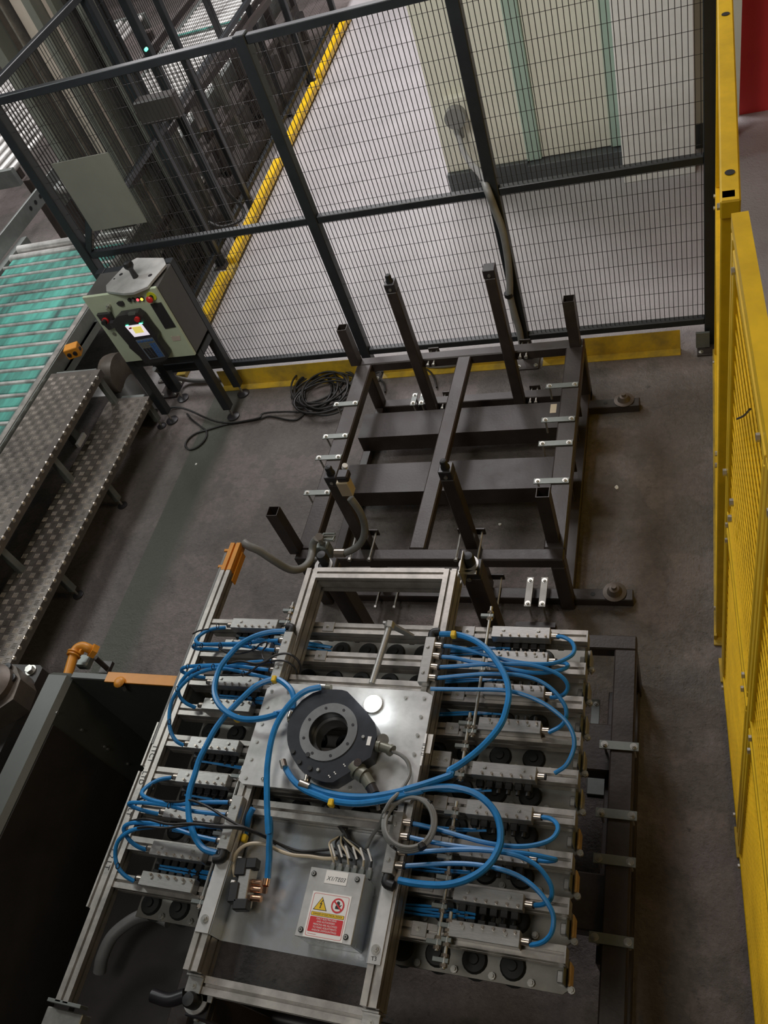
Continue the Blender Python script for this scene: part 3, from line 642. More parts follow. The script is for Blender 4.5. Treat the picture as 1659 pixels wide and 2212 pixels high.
MB().box(F(*zD(1030, 625), zr)-V((.008, .014, 0)), F(*zD(1030, 625), zr)+V((.004, .014, .001))).build('label_tag', M_paper, tc_)
def conn(pts_, rr, m, z):
    P_ = [F(*zD(*p), z) for p in pts_]
    for i in range(len(P_)-1): MB().cyl(P_[i], P_[i+1], rr[i], 18).build('connector_barrel', m, tc_, smooth=True)
conn([(890, 850), (935, 905), (985, 940), (1040, 1030)], [.027, .023, .018], M_olivec, ZT+.045)
conn([(1040, 1030), (1075, 1105), (1090, 1140)], [.0165, .010], M_dk, ZT+.045)
conn([(1090, 1140), (1110, 1240)], [.006], M_bras, ZT+.04)
conn([(1030, 655), (1075, 662), (1130, 672), (1210, 700), (1232, 715)], [.016, .019, .015, .018], M_olivec, ZT+.045)
MB().cyl(F(*zD(1150, 615), ZT+.06), F(*zD(1150, 615), ZT+.05), .018, 20).build('cap_nut', M_steel, tc_, smooth=True)
MB().box(F(*zD(1570, 650), ZT+.003)-V((.01, .03, 0)), F(*zD(1570, 650), ZT+.003)+V((.006, .03, .001))).build('label_tag', M_paper, G)
q_ = F(*zD(1512, 700), ZT+.0143); MB().obox(q_, X, Y, Z, (.006, .10, .0006)).build('label_strip', M_paper, tp); text('IT LT III', 'handwriting', M_ink, tp, q_+Z*.0006, .012, math.radians(90), .0002)
# ---- hoses: picture points lifted to the given heights
def hose(zz, pts_, z0, z1, hump=.03, r=.0065, m=M_blue, n=8, nm='air_hose', par=None, seg=5):
    k = len(pts_); out = []
    for i, p in enumerate(pts_):
        t = i/(k-1); q = zz(*p); out.append(F(q[0], q[1], z0+(z1-z0)*t+hump*math.sin(math.pi*t)))
    return MB().tube(out, r, n, seg).build(nm, m, par or G, smooth=True)
big = .0098
ident = lambda x, y: (x, y)
R1 = [zC(*p) for p in ((215, 382), (340, 382), (450, 405), (560, 455), (660, 535), (740, 640), (800, 740), (838, 850), (846, 950), (830, 1050), (790, 1180), (720, 1290), (620, 1400), (520, 1490), (400, 1580), (300, 1640))]+[zG(*p) for p in ((500, 120), (400, 158), (250, 208), (130, 242))]+[zD(*p) for p in ((1400, 1050), (1200, 1100), (1000, 1126), (800, 1118), (620, 1080), (490, 1025))]
hose(ident, R1, 1.016, 1.04, .045, big)
R2 = [zD(*p) for p in ((275, 860), (320, 940), (380, 1010), (460, 1068), (570, 1115), (700, 1160), (900, 1185), (1100, 1165), (1300, 1118), (1500, 1070))]+[zG(*p) for p in ((130, 268), (300, 232), (450, 220), (560, 233), (680, 270), (780, 340), (850, 430), (885, 530), (890, 640), (870, 720), (820, 810), (740, 890), (640, 950), (540, 985), (430, 1003), (300, 1000), (180, 985), (80, 965))]
hose(ident, R2, 1.035, 1.016, .035, big)
LA = [zB(*p) for p in ((1290, 375), (1150, 382), (1000, 420), (850, 500), (740, 610), (650, 730), (605, 870), (600, 980), (640, 1080), (720, 1160), (830, 1215), (950, 1230), (1080, 1215), (1200, 1182))]+[zD(*p) for p in ((180, 385), (260, 360), (320, 310))]
hose(ident, LA, 1.016, 1.04, .04, big)
LB = [zD(*p) for p in ((345, 340), (350, 240), (320, 160), (250, 95), (190, 72), (100, 90), (0, 140))]+[zB(*p) for p in ((880, 1010), (780, 1110), (700, 1195), (600, 1330), (520, 1480), (450, 1620))]+[zF(*p) for p in ((830, 230), (790, 350), (775, 450), (780, 600), (810, 720), (850, 810), (920, 890), (1030, 925))]
hose(ident, LB, 1.045, 1.012, .02, big)
LC = [zD(*p) for p in ((590, 142), (480, 168), (380, 230), (280, 340), (200, 470), (150, 620), (120, 800), (110, 950), (112, 1200), (125, 1450))]+[zK(*p) for p in ((845, 200), (852, 400), (840, 600), (838, 800), (815, 1090))]
hose(ident, LC, 1.075, .985, .03, big)
MB().tube([F(*zK(600, 40), 1.0), F(*zK(540, 160), .99), (F(*zK(510, 300), .97)), F(*zK(470, 430), .95), F(*zK(400, 600), .94)], .0095, 10).build('air_hose', M_blue, G, smooth=True)
s_ = .0066
for k, (zz, P_, z0, z1) in enumerate((
 (zC, ((240, 490), (350, 500), (500, 535), (620, 570), (740, 600), (850, 625), (1000, 650), (1150, 657), (1250, 650), (1350, 620), (1430, 570), (1450, 510), (1420, 450), (1350, 410), (1285, 403)), 1.016, .914),
 (zC, ((230, 590), (350, 600), (500, 635), (700, 670), (900, 710), (1050, 735), (1200, 735), (1330, 710), (1388, 680), (1370, 650), (1290, 640)), 1.016, .914),
 (zC, ((205, 685), (400, 675), (600, 660), (800, 655), (1000, 660), (1150, 690), (1280, 740), (1360, 800), (1390, 870), (1360, 930), (1300, 958), (1235, 965)), 1.016, .914),
 (zC, ((190, 785), (400, 765), (600, 750), (800, 750), (950, 760), (1100, 800), (1220, 870), (1310, 960), (1370, 1060), (1370, 1160), (1320, 1230), (1215, 1285)), 1.016, .914),
 (zC, ((130, 885), (300, 888), (500, 890), (700, 892), (850, 905), (1000, 945), (1150, 1010), (1270, 1090), (1370, 1180), (1430, 1280), (1450, 1380), (1430, 1480), (1370, 1590), (1270, 1660)), 1.02, .92),
 (zG, ((185, 510), (300, 535), (430, 570), (600, 620), (750, 660), (900, 685), (1050, 695), (1180, 680), (1290, 640), (1340, 580), (1340, 520), (1290, 475), (1215, 460)), 1.016, .914),
 (zG, ((160, 620), (250, 640), (400, 670), (600, 700), (800, 720), (1000, 740), (1150, 760), (1270, 785), (1330, 800), (1270, 812), (1190, 805)), 1.016, .914),
 (zG, ((140, 748), (350, 730), (550, 720), (750, 725), (950, 750), (1080, 790), (1180, 850), (1250, 930), (1295, 1020), (1290, 1110), (1230, 1155), (1155, 1163)), 1.016, .914),
 (zG, ((125, 850), (300, 840), (500, 830), (700, 840), (900, 880), (1050, 940), (1170, 1030), (1260, 1140), (1310, 1250), (1300, 1370), (1250, 1440), (1190, 1470), (1130, 1480)), 1.016, .914),
 (zB, ((1232, 463), (1050, 472), (900, 490), (700, 497), (480, 500), (420, 475), (430, 440), (500, 385), (590, 350), (705, 338)), 1.016, .914),
 (zB, ((1210, 560), (1080, 550), (950, 528), (800, 510), (600, 507), (450, 505), (390, 520), (430, 545), (520, 545), (640, 552)), 1.016, .90),
 (zB, ((1145, 752), (1000, 735), (850, 715), (700, 712), (500, 715), (380, 760), (300, 830), (250, 920), (260, 1000), (320, 1070), (415, 1116)), 1.016, .914),
 (zB, ((1170, 838), (1000, 800), (850, 765), (700, 740), (550, 745), (400, 800), (290, 890), (210, 1000), (170, 1110), (160, 1250), (180, 1360), (230, 1440), (300, 1480)), 1.016, .914),
 (zB, ((1170, 663), (1050, 668), (900, 680), (700, 700), (500, 705), (330, 720), (280, 745), (300, 775), (400, 810), (510, 825)), 1.016, .914),
 (zF, ((1157, 469), (900, 470), (750, 485), (600, 480), (450, 450), (370, 410), (365, 370), (430, 310), (520, 265), (620, 248)), 1.016, .914),
 (zF, ((1132, 584), (1000, 570), (800, 545), (600, 500), (400, 475), (250, 475), (280, 510), (400, 550), (505, 573)), 1.016, .914),
 (zF, ((1047, 815), (850, 770), (700, 720), (550, 670), (400, 655), (270, 655), (200, 690), (210, 750), (260, 820), (330, 870), (395, 893)), 1.016, .914),
 (zF, ((1092, 694), (900, 682), (750, 690), (600, 690), (450, 690), (300, 710), (200, 760), (140, 830), (120, 930), (140, 1040), (200, 1120), (290, 1178)), 1.016, .914))):
    hose(zz, P_, z0, z1, .03, s_)
# cable ties and yellow tags on the hoses
for (px, py, z_) in ((980, 1371, 1.03), (593, 1468, 1.05), (513, 1552, 1.045), (716, 1735, 1.05), (528, 1811, .96), (515, 1832, .95)):
    c = F(px, py, z_+.004); MB().obox(c, X, Y, Z, (.017, .022, .022), .003).build('marker_tag', M_ylab, G)
for (px, py, z_) in ((470, 1352, 1.0), (419, 1394, 1.02), (435, 1395, 1.02), (475, 1394, 1.03), (540, 1390, 1.03), (548, 1402, 1.04), (460, 1440, 1.03), (430, 1443, 1.03), (382, 1488, 1.0), (366, 1559, .98), (365, 1740, 1.03), (350, 1780, 1.03), (330, 1700, 1.0), (254, 1870, .96), (405, 1440, 1.03), (525, 1455, 1.04)):
    MB().tube([F(px, py, z_)+V((.0, .009*math.cos(a), .009*math.sin(a))) for a in [k*math.pi/4 for k in range(9)]], .0015, 5, 2).build('cable_tie', M_black, G)
# fittings on the coupling
for a, b, r_, m_ in (((580, 140), (640, 145), .012, M_steel), ((640, 145), (685, 150), .011, M_olivec), ((330, 370), (315, 420), .010, M_bras), ((265, 860), (250, 800), .011, M_bras), ((495, 1040), (410, 1005), .013, M_bras), ((465, 990), (480, 930), .010, M_bras), ((300, 440), (350, 425), .010, M_olivec)):
    MB().cyl(F(*zD(*a), ZT+.045), F(*zD(*b), ZT+.045), r_, 12).build('hose_fitting', m_, tc_, smooth=True)
# black and grey cables
for P_, r_, m_, nm in (
 ([zF(*p)+(z,) for p, z in (((320, 445), .96), ((420, 425), .98), ((520, 455), 1.0), ((680, 465), 1.03), ((800, 452), 1.04), ((950, 510), 1.05), ((1080, 590), 1.05), ((1200, 660), 1.04), ((1320, 710), 1.03), ((1450, 770), 1.0), ((1560, 830), .97))]+[zK(1150, 640)+(.95,), zK(1350, 685)+(.945,), zK(1650, 665)+(.95,), (725, 1834, .955), (752, 1846, .965)], .004, M_cable, 'cable'),
 ([zF(*p)+(z,) for p, z in (((170, 770), .95), ((240, 720), .97), ((400, 690), 1.03), ((560, 700), 1.04), ((720, 680), 1.05), ((850, 665), 1.05), ((1000, 690), 1.05), ((1200, 700), 1.04), ((1350, 735), 1.02), ((1480, 790), .98), ((1600, 850), .96))]+[zK(1200, 690)+(.945,), zK(1400, 710)+(.94,), (700, 1846, .945), (735, 1850, .95), (760, 1858, .965)], .004, M_cable, 'cable'),
 ([zF(*p)+(z,) for p, z in (((260, 635), .98), ((400, 620), 1.03), ((600, 665), 1.045), ((800, 660), 1.055), ((1050, 680), 1.055), ((1250, 690), 1.04), ((1400, 745), 1.01), ((1560, 845), .96))], .004, M_cable, 'cable'),
 ([zB(*p)+(z,) for p, z in (((390, 400), .93), ((450, 370), 1.0), ((545, 352), 1.0))], .003, M_cable, 'cable'),
 ([zB(*p)+(z,) for p, z in (((720, 690), 1.04), ((850, 665), 1.045), ((1000, 690), 1.05), ((1100, 660), 1.05), ((1180, 610), 1.05), ((1290, 590), 1.05), ((1370, 620), 1.04), ((1430, 700), 1.0), ((1420, 800), .96), ((1380, 860), .94))], .004, M_cable, 'cable'),
 ([zB(*p)+(z,) for p, z in (((500, 800), 1.0), ((700, 800), 1.02), ((900, 790), 1.03), ((1050, 690), 1.04), ((1180, 660), 1.045), ((1290, 665), 1.045), ((1370, 720), 1.02), ((1400, 800), .96))], .0035, M_cable, 'cable'),
 ([zB(*p)+(z,) for p, z in (((640, 540), 1.0), ((720, 580), 1.02), ((850, 590), 1.02), ((980, 550), 1.03), ((1040, 500), 1.04), ((1100, 480), 1.05), ((1100, 520), 1.04), ((1060, 570), 1.03), ((1070, 640), 1.03), ((1110, 660), 1.04))], .003, M_cable, 'cable'),
 ([zD(*p)+(z,) for p, z in (((640, 1210), .96), ((700, 1300), .955), ((780, 1400), .955), ((830, 1480), .955), ((870, 1600), .955))]+[zH(1300, 150)+(.95,), zH(1360, 260)+(.95,)], .0085, M_cable, 'cable'),
 ([zD(*p)+(z,) for p, z in (((700, 1215), .96), ((780, 1290), .96), ((815, 1380), .955), ((800, 1480), .955), ((780, 1560), .95))], .007, M_cable, 'cable'),
 ([zD(*p)+(z,) for p, z in (((1232, 715), 1.045), ((1310, 750), 1.04), ((1370, 810), 1.035), ((1390, 890), 1.03), ((1370, 970), 1.035), ((1300, 1080), 1.06), ((1220, 1160), 1.07), ((1160, 1260), 1.06))], .0058, M_grey, 'cable')):
    MB().tube([F(*p) for p in P_], r_, 8, 5).build(nm, m_, G, smooth=True)
c0 = F(*zD(1390, 1360), 1.05); e1 = (F(*zD(1640, 1400), 1.05)-F(*zD(1130, 1330), 1.05)).length/2
cl = MB(); ptsC = []
for k in range(75):
    a = 2*math.pi*k/24+2.6; rr = e1*(.90-.045*((k//24) % 3)); ptsC.append(c0+V((math.cos(a)*rr, math.sin(a)*rr*1.0, .006*math.sin(k*.5)+.004*(k//24))))
cl.tube(ptsC, .0058, 8, 3).build('cable_coil', M_grey, G, smooth=True)
for a in (.9, 1.6, -.9, -2.0, 2.9): MB().cyl(c0+V((math.cos(a), math.sin(a), 0))*(e1*.80), c0+V((math.cos(a), math.sin(a), 0))*(e1*.97), .012, 10).build('cable_tie', M_black, G)
MB().tube([F(*zD(1160, 1260), 1.06), F(*zD(1120, 1380), 1.0), F(*zD(1050, 1480), .97), F(*zD(990, 1610), .95)], .0058, 8).build('cable', M_grey, G, smooth=True)
# tray with flanges
zt_ = .925
ty0, ty1 = .33, .735
MB().box((-1.302, ty0, zt_), (-.822, ty1, zt_+.003)).build('tray', M_sheet, G)
MB().box((-1.346, ty0, ZT+.001), (-1.302, .53, ZT+.004), .0008).build('tray_flange', M_plate, G); place(ME_bolt, 'bolt', G, (-1.325, .365, ZT+.004))
MB().box((-.822, ty0, ZT+.001), (-.785, .53, ZT+.004), .0008).build('tray_flange', M_plate, G); place(ME_bolt, 'bolt', G, (-.805, .365, ZT+.004))
MB().box((-.826, ty0, zt_), (-.822, .55, ZT)).build('tray_side', M_sheet, G); MB().box((-1.302, ty0, zt_), (-1.299, .53, ZT)).build('tray_side', M_sheet, G)
text('T3', 'handwriting', M_ink, G, (-.805, .343, ZT+.0045), .014, .1, .0003)
# junction box
bz = 1.03
B4 = [F(672, 1874, bz), F(788, 1888.5, bz), F(757.5, 2042, bz), F(637.5, 2020, bz)]
bx0 = (B4[0].x+B4[3].x)/2; bx1 = (B4[1].x+B4[2].x)/2; by1 = (B4[0].y+B4[1].y)/2; by0 = (B4[2].y+B4[3].y)/2
jb = MB().box((bx0, by0, zt_+.003), (bx1, by1, bz-.004), .004).build('terminal_box', M_sheet, G)
MB().box((bx0-.001, by0-.001, bz-.0035), (bx1+.001, by1+.001, bz), .0012).build('lid', M_plate, jb)
for (px, py) in ((678.5, 1887), (772, 1900), (650, 2008), (747, 2024.5)):
    p = F(px, py, bz); MB().cyl(p, p+Z*.0015, .0075, 20).build('washer', M_black, jb); MB().cyl(p+Z*.0015, p+Z*.0045, .0050, 16).build('screw', M_steel, jb); MB().cyl(p+Z*.0045, p+Z*.0048, .0024, 6).build('hex_socket', M_dk, jb)
zL = zm(660, 1860, .09043)
def LP(x, y, dz=0): return F(*zL(x, y), bz+dz)
u0 = LP(185, 725); u1 = LP(1095, 830); u2 = LP(880, 1965)
sx0, sx1 = u0.x, (u1.x+u2.x)/2+.001; sy1, sy0 = (u0.y+u1.y)/2, u2.y
sw_, sh_ = sx1-sx0, sy1-sy0
sg = MB().box((sx0, sy0, bz+.0002), (sx1, sy1, bz+.0010), .0002).build('warning_label', M_paper, jb)
S = lambda u, v, dz=0: V((sx0+u*sw_, sy0+v*sh_, bz+.0010+dz))
def flat(poly, m, nm, dz=.0001, th=.0002): MB().prism([(S(*p).x, S(*p).y) for p in poly], bz+.0010+dz, bz+.0010+dz+th).build(nm, m, jb)
def rrect(u0_, v0_, u1_, v1_, r=.03):
    o = []
    for (cu, cv, a0) in ((u1_-r, v1_-r*.75, 0), (u0_+r, v1_-r*.75, 90), (u0_+r, v0_+r*.75, 180), (u1_-r, v0_+r*.75, 270)):
        for k in range(5): a = math.radians(a0+k*22.5); o.append((cu+r*math.cos(a), cv+r*.75*math.sin(a)))
    return o
oo = rrect(.045, .035, .955, .965, .05); ii = rrect(.055, .042, .945, .958, .045)
MB().ringp([S(*p) for p in oo], [S(*p) for p in ii], bz+.0011, bz+.0013).build('border_line', M_rlab, jb)
flat([(.10, .60), (.455, .60), (.2775, .90)], M_ink, 'warning_triangle'); flat([(.125, .612), (.43, .612), (.2775, .875)], M_ylab, 'triangle_field', .0004)
flat([(.30, .83), (.245, .735), (.275, .735), (.262, .66), (.25, .665), (.27, .635), (.295, .665), (.282, .665), (.305, .755), (.275, .755), (.325, .83)], M_ink, 'lightning_bolt', .0007)
oc = lambda r: [(.70+r*math.cos(2*math.pi*k/36), .755+r*sw_/sh_*math.sin(2*math.pi*k/36)) for k in range(36)]
flat(oc(.125), M_paper, 'sign_field', .0002)
flat([(.645, .68), (.745, .68), (.765, .73), (.80, .775), (.785, .785), (.745, .755), (.745, .83), (.725, .835), (.725, .845), (.705, .845), (.705, .855), (.685, .855), (.685, .84), (.665, .84), (.665, .76), (.645, .74)], M_ink, 'hand_symbol', .0004)
MB().ringp([S(*p) for p in oc(.165)], [S(*p) for p in oc(.13)], bz+.0014, bz+.0017).build('prohibition_ring', M_rlab, jb)
a_ = S(.70-.10, .755+.085); b_ = S(.70+.10, .755-.085); MB().bar(a_+Z*.0008, b_+Z*.0008, .0042, .0003).build('prohibition_bar', M_rlab, jb)
flat(rrect(.08, .475, .92, .56, .02), M_ink, 'bar_outline', .0001); flat(rrect(.09, .482, .91, .553, .018), M_ylab, 'danger_bar', .0004)
flat(rrect(.08, .13, .92, .455, .02), M_rlab, 'notice_field', .0002)
text('DANGER OF ELECTRICAL SHOCK', 'lettering', M_ink, jb, S(.5, .517, .0008), .0066, 0, .0001, sx=.86)
for k, l in enumerate(('ONLY ELECTRICIANS', 'AND AUTHORISED', 'PERSONS ARE ALLOWED', 'TO MAKE ADJUSTMENTS', 'AND/OR DISMOUNTINGS')):
    text(l, 'lettering', M_paper, jb, S(.5, .418-.062*k, .0008), .0068, 0, .0001, sx=.92)
MB().bar(S(.10, .085)+Z*.0003, S(.32, .085)+Z*.0003, .0008, .0002).build('fine_print', M_rlab, jb)
q = [LP(505, 218), LP(1030, 290), LP(970, 600), LP(450, 525)]
xa, xb = (q[0].x+q[3].x)/2, (q[1].x+q[2].x)/2; ya_, yb_ = (q[0].y+q[1].y)/2, (q[2].y+q[3].y)/2
MB().box((xa, yb_, bz+.0003), (xb, ya_, bz+.0010)).build('name_label', M_paper, jb)
text('X1/TE03', 'lettering', M_ink, jb, V(((xa+xb)/2, (ya_+yb_)/2-.004, bz+.0012)), .0155, 0, .0001, shear=.3)
for k in range(6):
    x = bx0+.045+k*.0225; y = by1+.004
    MB().cyl((x, by1, .985), (x, by1+.022, .985), .0095, 6).build('gland', M_gal, jb); MB().cyl((x, by1+.022, .985), (x, by1+.03, .985), .007, 12).build('gland_nut', M_grey, jb)
    MB().tube([(x, by1+.03, .985), (x-.01+.002*k, by1+.055, 1.0), (x-.03-.004*k, by1+.085, .98), (bx0+.03+.004*k, by1+.11, .96)], .0032, 6, 4).build('cable', M_cable if k % 2 else M_cream2, jb, smooth=True)
    MB().cyl((x+.004, by1+.045, 1.0), (x-.012, by1+.075, 1.008), .003, 6).build('cable_marker', M_paper, jb)
# valve terminal left on the tray
vt = MB().obox(F(*zK(500, 1180), .97), V((.97, .12, 0)).normalized(), V((-.12, .97, 0)).normalized(), Z, (.036, .12, .05), .002).build('valve_terminal', M_alu2, G)
for (x, y, w_, h_) in ((440, 930, .035, .05), (600, 880, .035, .03), (330, 1310, .03, .055), (430, 1490, .045, .03)):
    MB().obox(F(*zK(x, y), .985), V((.97, .14, 0)).normalized(), V((-.14, .97, 0)).normalized(), Z, (w_, h_, .03), .003).build('solenoid', M_black, vt)
for (x, y) in ((400, 805), (300, 1155)): MB().obox(F(*zK(x, y), .99), X, Y, Z, (.012, .014, .01), .001).build('connector', M_paper, vt)
for y in (1145, 1250, 1380): MB().cyl(F(*zK(570, y), .97), F(*zK(720, y+15), .97), .009, 12).build('port_fitting', M_copper, vt, smooth=True)
MB().cyl(F(*zK(805, 1100), .985), F(*zK(785, 1200), .985), .0105, 14).build('hose_fitting', M_copper, vt, smooth=True); MB().cyl(F(*zK(785, 1200), .985), F(*zK(770, 1300), .975), .0085, 14).build('hose_fitting', M_copper, vt, smooth=True)
MB().tube([F(*zK(x, y), z) for x, y, z in ((330, 1060, .97), (310, 960, .98), (310, 820, .98), (350, 710, .99), (440, 620, .99), (560, 570, .99), (700, 570, .985), (830, 600, .98), (1000, 680, .965), (1200, 740, .955), (1450, 760, .945), (1650, 790, .945), (1850, 790, .96))], .0055, 8).build('cable', M_cream2, vt, smooth=True)
# reflected glare over the plate, built as an added glowing disc and point light
t = T('glare_disc', 'small round dazzling white glare disc added above the plate beside the coupling', 'glare disc', F(804, 1518, ZT+.02))
p = F(804, 1518, ZT+.030)
MB().ringp([p+V((math.cos(a_), math.sin(a_), 0))*.031 for a_ in [k*math.pi/16 for k in range(32)]], [p+V((math.cos(a_), math.sin(a_), 0))*.0275 for a_ in [k*math.pi/16 for k in range(32)]], ZT+.0145, ZT+.026).build('glare_rim', M_steel, t, smooth=True)
MB().lathe(p-Z*.0150, [(.027, 0), (.027, .0125), (.025, .0155), (.018, .018), (0, .022)], 28).build('lens', M_glare, t, smooth=True)  # emissive dome added for the glare
l = bpy.data.lights.new('glare_glow', 'POINT'); l.energy = .35; l.shadow_soft_size = .03; l.color = (.9, .97, 1.0)
o = bpy.data.objects.new('glare_glow', l); sc.collection.objects.link(o); o.location = p+Z*.05  # unseen point light added to brighten the plate around the disc
# ================================================================== YELLOW GUARD FENCES
def yfence(name, label, a, b, posts, zl, solid=False, zt_=2.08, tw=.034):
    a = V((a[0], a[1], 0)); b = V((b[0], b[1], 0)); d = (b-a).normalized(); n = V((d.y, -d.x, 0)); n = n if n.x > 0 else -n
    t = T(name, label, 'fence', a)
    for p in posts:
        c = a+d*p; MB().bar(c+n*tw/2, c+n*tw/2+Z*(zt_-.005), tw, tw, .003, up=n).build('post', M_yel, t)
        pl = MB().obox(c+n*tw/2+Z*.005, d, n, Z, (.11, .05, .01), .002).build('foot_plate', M_yel2, t); place(ME_bolt, 'bolt', pl, c+n*tw/2+d*.040+Z*.01)
    for i in range(len(posts)-1):
        A, B = a+d*(posts[i]+.03), a+d*(posts[i+1]-.03)
        for (za, zb) in zl:
            fr = MB()
            for zz in (za+.015, zb-.015): fr.bar(A+Z*zz+n*.016, B+Z*zz+n*.016, .032, .03, .003)
            for q in (A+d*.012, B-d*.012): fr.bar(q+Z*(za+.031)+n*.012, q+Z*(zb-.031)+n*.012, .024, .024, .003, up=n)
            f = fr.build('panel_frame', M_yel, t)
            if solid: MB().bar(A+Z*(za+zb)/2+n*.020, B+Z*(za+zb)/2+n*.020, .004, zb-za-.06).build('sheet', M_yel, f)
            else:
                m = MB(); L = (B-A).length; k = .03
                while k < L-.02: q = A+d*k+n*.012; m.bar(q+Z*(za+.03), q+Z*(zb-.03), .0035, .0035, up=n); k += .022
                zz = za+.05
                while zz < zb-.04: m.bar(A+Z*zz+n*.009, B+Z*zz+n*.009, .0035, .0035); zz += .05
                m.build('wire_mesh', M_yel, f, kind='stuff')
            for q in (A+d*.06, B-d*.06):
                for zz in (za+.015, zb-.015): MB().cyl(q+Z*zz-n*.001, q+Z*zz-n*.008, .009, 6).build('bolt', M_steel, f)
    return t, a, b, d, n
t, a, b, d, n = yfence('guard_fence', 'yellow sheet-filled guard fence running forward from the dark corner post', (.071, 1.90), (.112, 3.68), [.03, 1.74], ((.05, 1.0), (1.03, 2.0)), solid=True)
MB().bar(a+Z*2.05+n*.021, b+Z*2.05+n*.021, .046, .05, .004).build('top_rail', M_yel, t)
MB().bar(a+Z*.02-n*.002, b+Z*.02-n*.002, .012, .04, .002).build('floor_strip', M_yel2, t)
for q in (.12, 1.0): MB().cyl(a+d*q+n*.021+Z*2.076, a+d*q+n*.021+Z*2.077, .012, 14).build('hole', M_black, t)
f = lambda y: (.17-.046*y, y)
t, a, b, d, n = yfence('guard_fence', 'yellow wire-mesh guard fence nearest the camera on the right edge', f(1.79), f(-.35), [.03, .72, 1.46, 2.11], ((.012, 1.04), (1.09, 2.06)))
tube4(a+Z*2.095+n*.019, b+Z*2.095+n*.019, .036, .0025).build('top_rail', M_yel, t)
for (px, py) in ((1582, 1120), (1586, 1085), (1571, 1020)): c = FXs(px, py); MB().cyl(c-n*.002, c-n*.012, .011, 6).build('bolt', M_steel, t)
MB().tube([FXs(1592, 905, .165), FXs(1607, 898, .163), FXs(1620, 884, .162)], .0025, 6).build('bent_wire', M_dark, t)
# ================================================================== CONTROLLER
zN = zm(160, 530, .19289); FYc = 3.40
CS = T('controller_stand', 'black square-tube stand on round feet carrying the control cabinet', 'stand', (-3.02, 3.58, 0))
for (x, y, zt2) in ((-3.27, 3.445, .555), (-2.80, 3.445, .555), (-3.27, 3.655, 1.06), (-2.80, 3.655, 1.06)):
    l_ = MB().bar((x, y, .085), (x, y, zt2), .056, .056, .004, up=(0, 1, 0)).build('leg', M_post, CS)
    MB().cyl((x, y, .018), (x, y, .085), .007, 10).build('stud', M_steel, l_); MB().lathe((x, y, 0), [(.042, 0), (.042, .010), (.016, .022)], 22).build('foot', M_dk, l_, smooth=True)
for (A, B) in (((-3.27, 3.475, .525), (-3.27, 3.627, .525)), ((-2.80, 3.475, .525), (-2.80, 3.627, .525)), ((-3.242, 3.445, .525), (-2.828, 3.445, .525)), ((-3.242, 3.655, 1.03), (-2.828, 3.655, 1.03)), ((-3.242, 3.655, .30), (-2.828, 3.655, .30))): MB().bar(A, B, .05, .05, .004).build('cross_rail', M_post, CS)
CC = T('control_cabinet', 'pale green fronted control cabinet with dark grey sides on a stand', 'control cabinet', (-3.01, 3.55, .56))
MB().box((-3.255, 3.405, .575), (-2.765, 3.622, 1.062), .006).build('case', M_case, CC)
MB().box((-3.262, 3.385, .578), (-2.762, 3.404, 1.070), .003).build('front_panel', M_ctrl, CC)
MB().box((-3.20, 3.42, .556), (-2.86, 3.64, .574)).build('plinth', M_dk, CC)
PF = lambda x, y, yy=3.384: FY(*zN(x, y), yy)
def fpoly(pts_, m, nm, th=.004, yy=3.384, par=None, label=None):
    P_ = [PF(x, y, yy) for x, y in pts_]; k = len(P_); Q = [p+V((0, -th, 0)) for p in P_]
    return MB().add(P_+Q, [tuple(range(k)), tuple(range(k, 2*k))]+[(i, (i+1) % k, k+(i+1) % k, k+i) for i in range(k)]).build(nm, m, par or CC, label=label)
fpoly([(855, 655), (975, 637), (1140, 908), (1022, 930)], M_dk, 'dark_window')
fpoly([(265, 757), (415, 740), (500, 890), (470, 900), (405, 925), (360, 885)], M_dk, 'switch_block', .02)
c = PF(370, 815); MB().cyl(c-Y*.02, c-Y*.03, .02, 18).build('rotary_ring', M_redp, CC); MB().cyl(c-Y*.03, c-Y*.05, .016, 16).build('rotary_knob', M_black, CC, smooth=True)
MB().box(c+V((.03, -.045, -.045)), c+V((.085, -.02, -.0)), .006).build('plug', M_dk, CC)
fpoly([(478, 640), (500, 622), (545, 622), (563, 645), (565, 665), (540, 675), (500, 665)], M_dk, 'hour_meter', .008)
c = PF(395, 670); MB().cyl(c, c-Y*.02, .012, 14).build('key_switch', M_steel, CC); MB().box(c+V((-.003, -.04, -.02)), c+V((.003, -.02, .006))).build('key', M_steel, CC)
for x, y, m_ in ((625, 607, M_dk), (668, 602, M_gal), (720, 598, M_wred), (765, 592, M_wyel)):
    c = PF(x, y); MB().cyl(c, c-Y*.008, .012, 16).build('lamp_ring', M_dk, CC); MB().cyl(c-Y*.008, c-Y*.012, .008, 14).build('indicator_lamp', m_, CC)
c = PF(868, 570); MB().cyl(c, c-Y*.003, .029, 24).build('stop_ring', M_gold, CC); MB().cyl(c-Y*.003, c-Y*.025, .012, 16).build('stop_stem', M_black, CC); MB().lathe(c-Y*.025, [(.019, 0), (.021, .008), (.016, .014), (0, .016)], 20, (0, -1, 0)).build('stop_button', M_redp, CC, smooth=True)
c = PF(452, 990); MB().cyl(c, c-Y*.004, .012, 18).build('round_lock', M_olivec, CC)
fpoly([(1085, 1020), (1185, 1012), (1195, 1062), (1110, 1072)], M_beige, 'faded_sticker', .001)
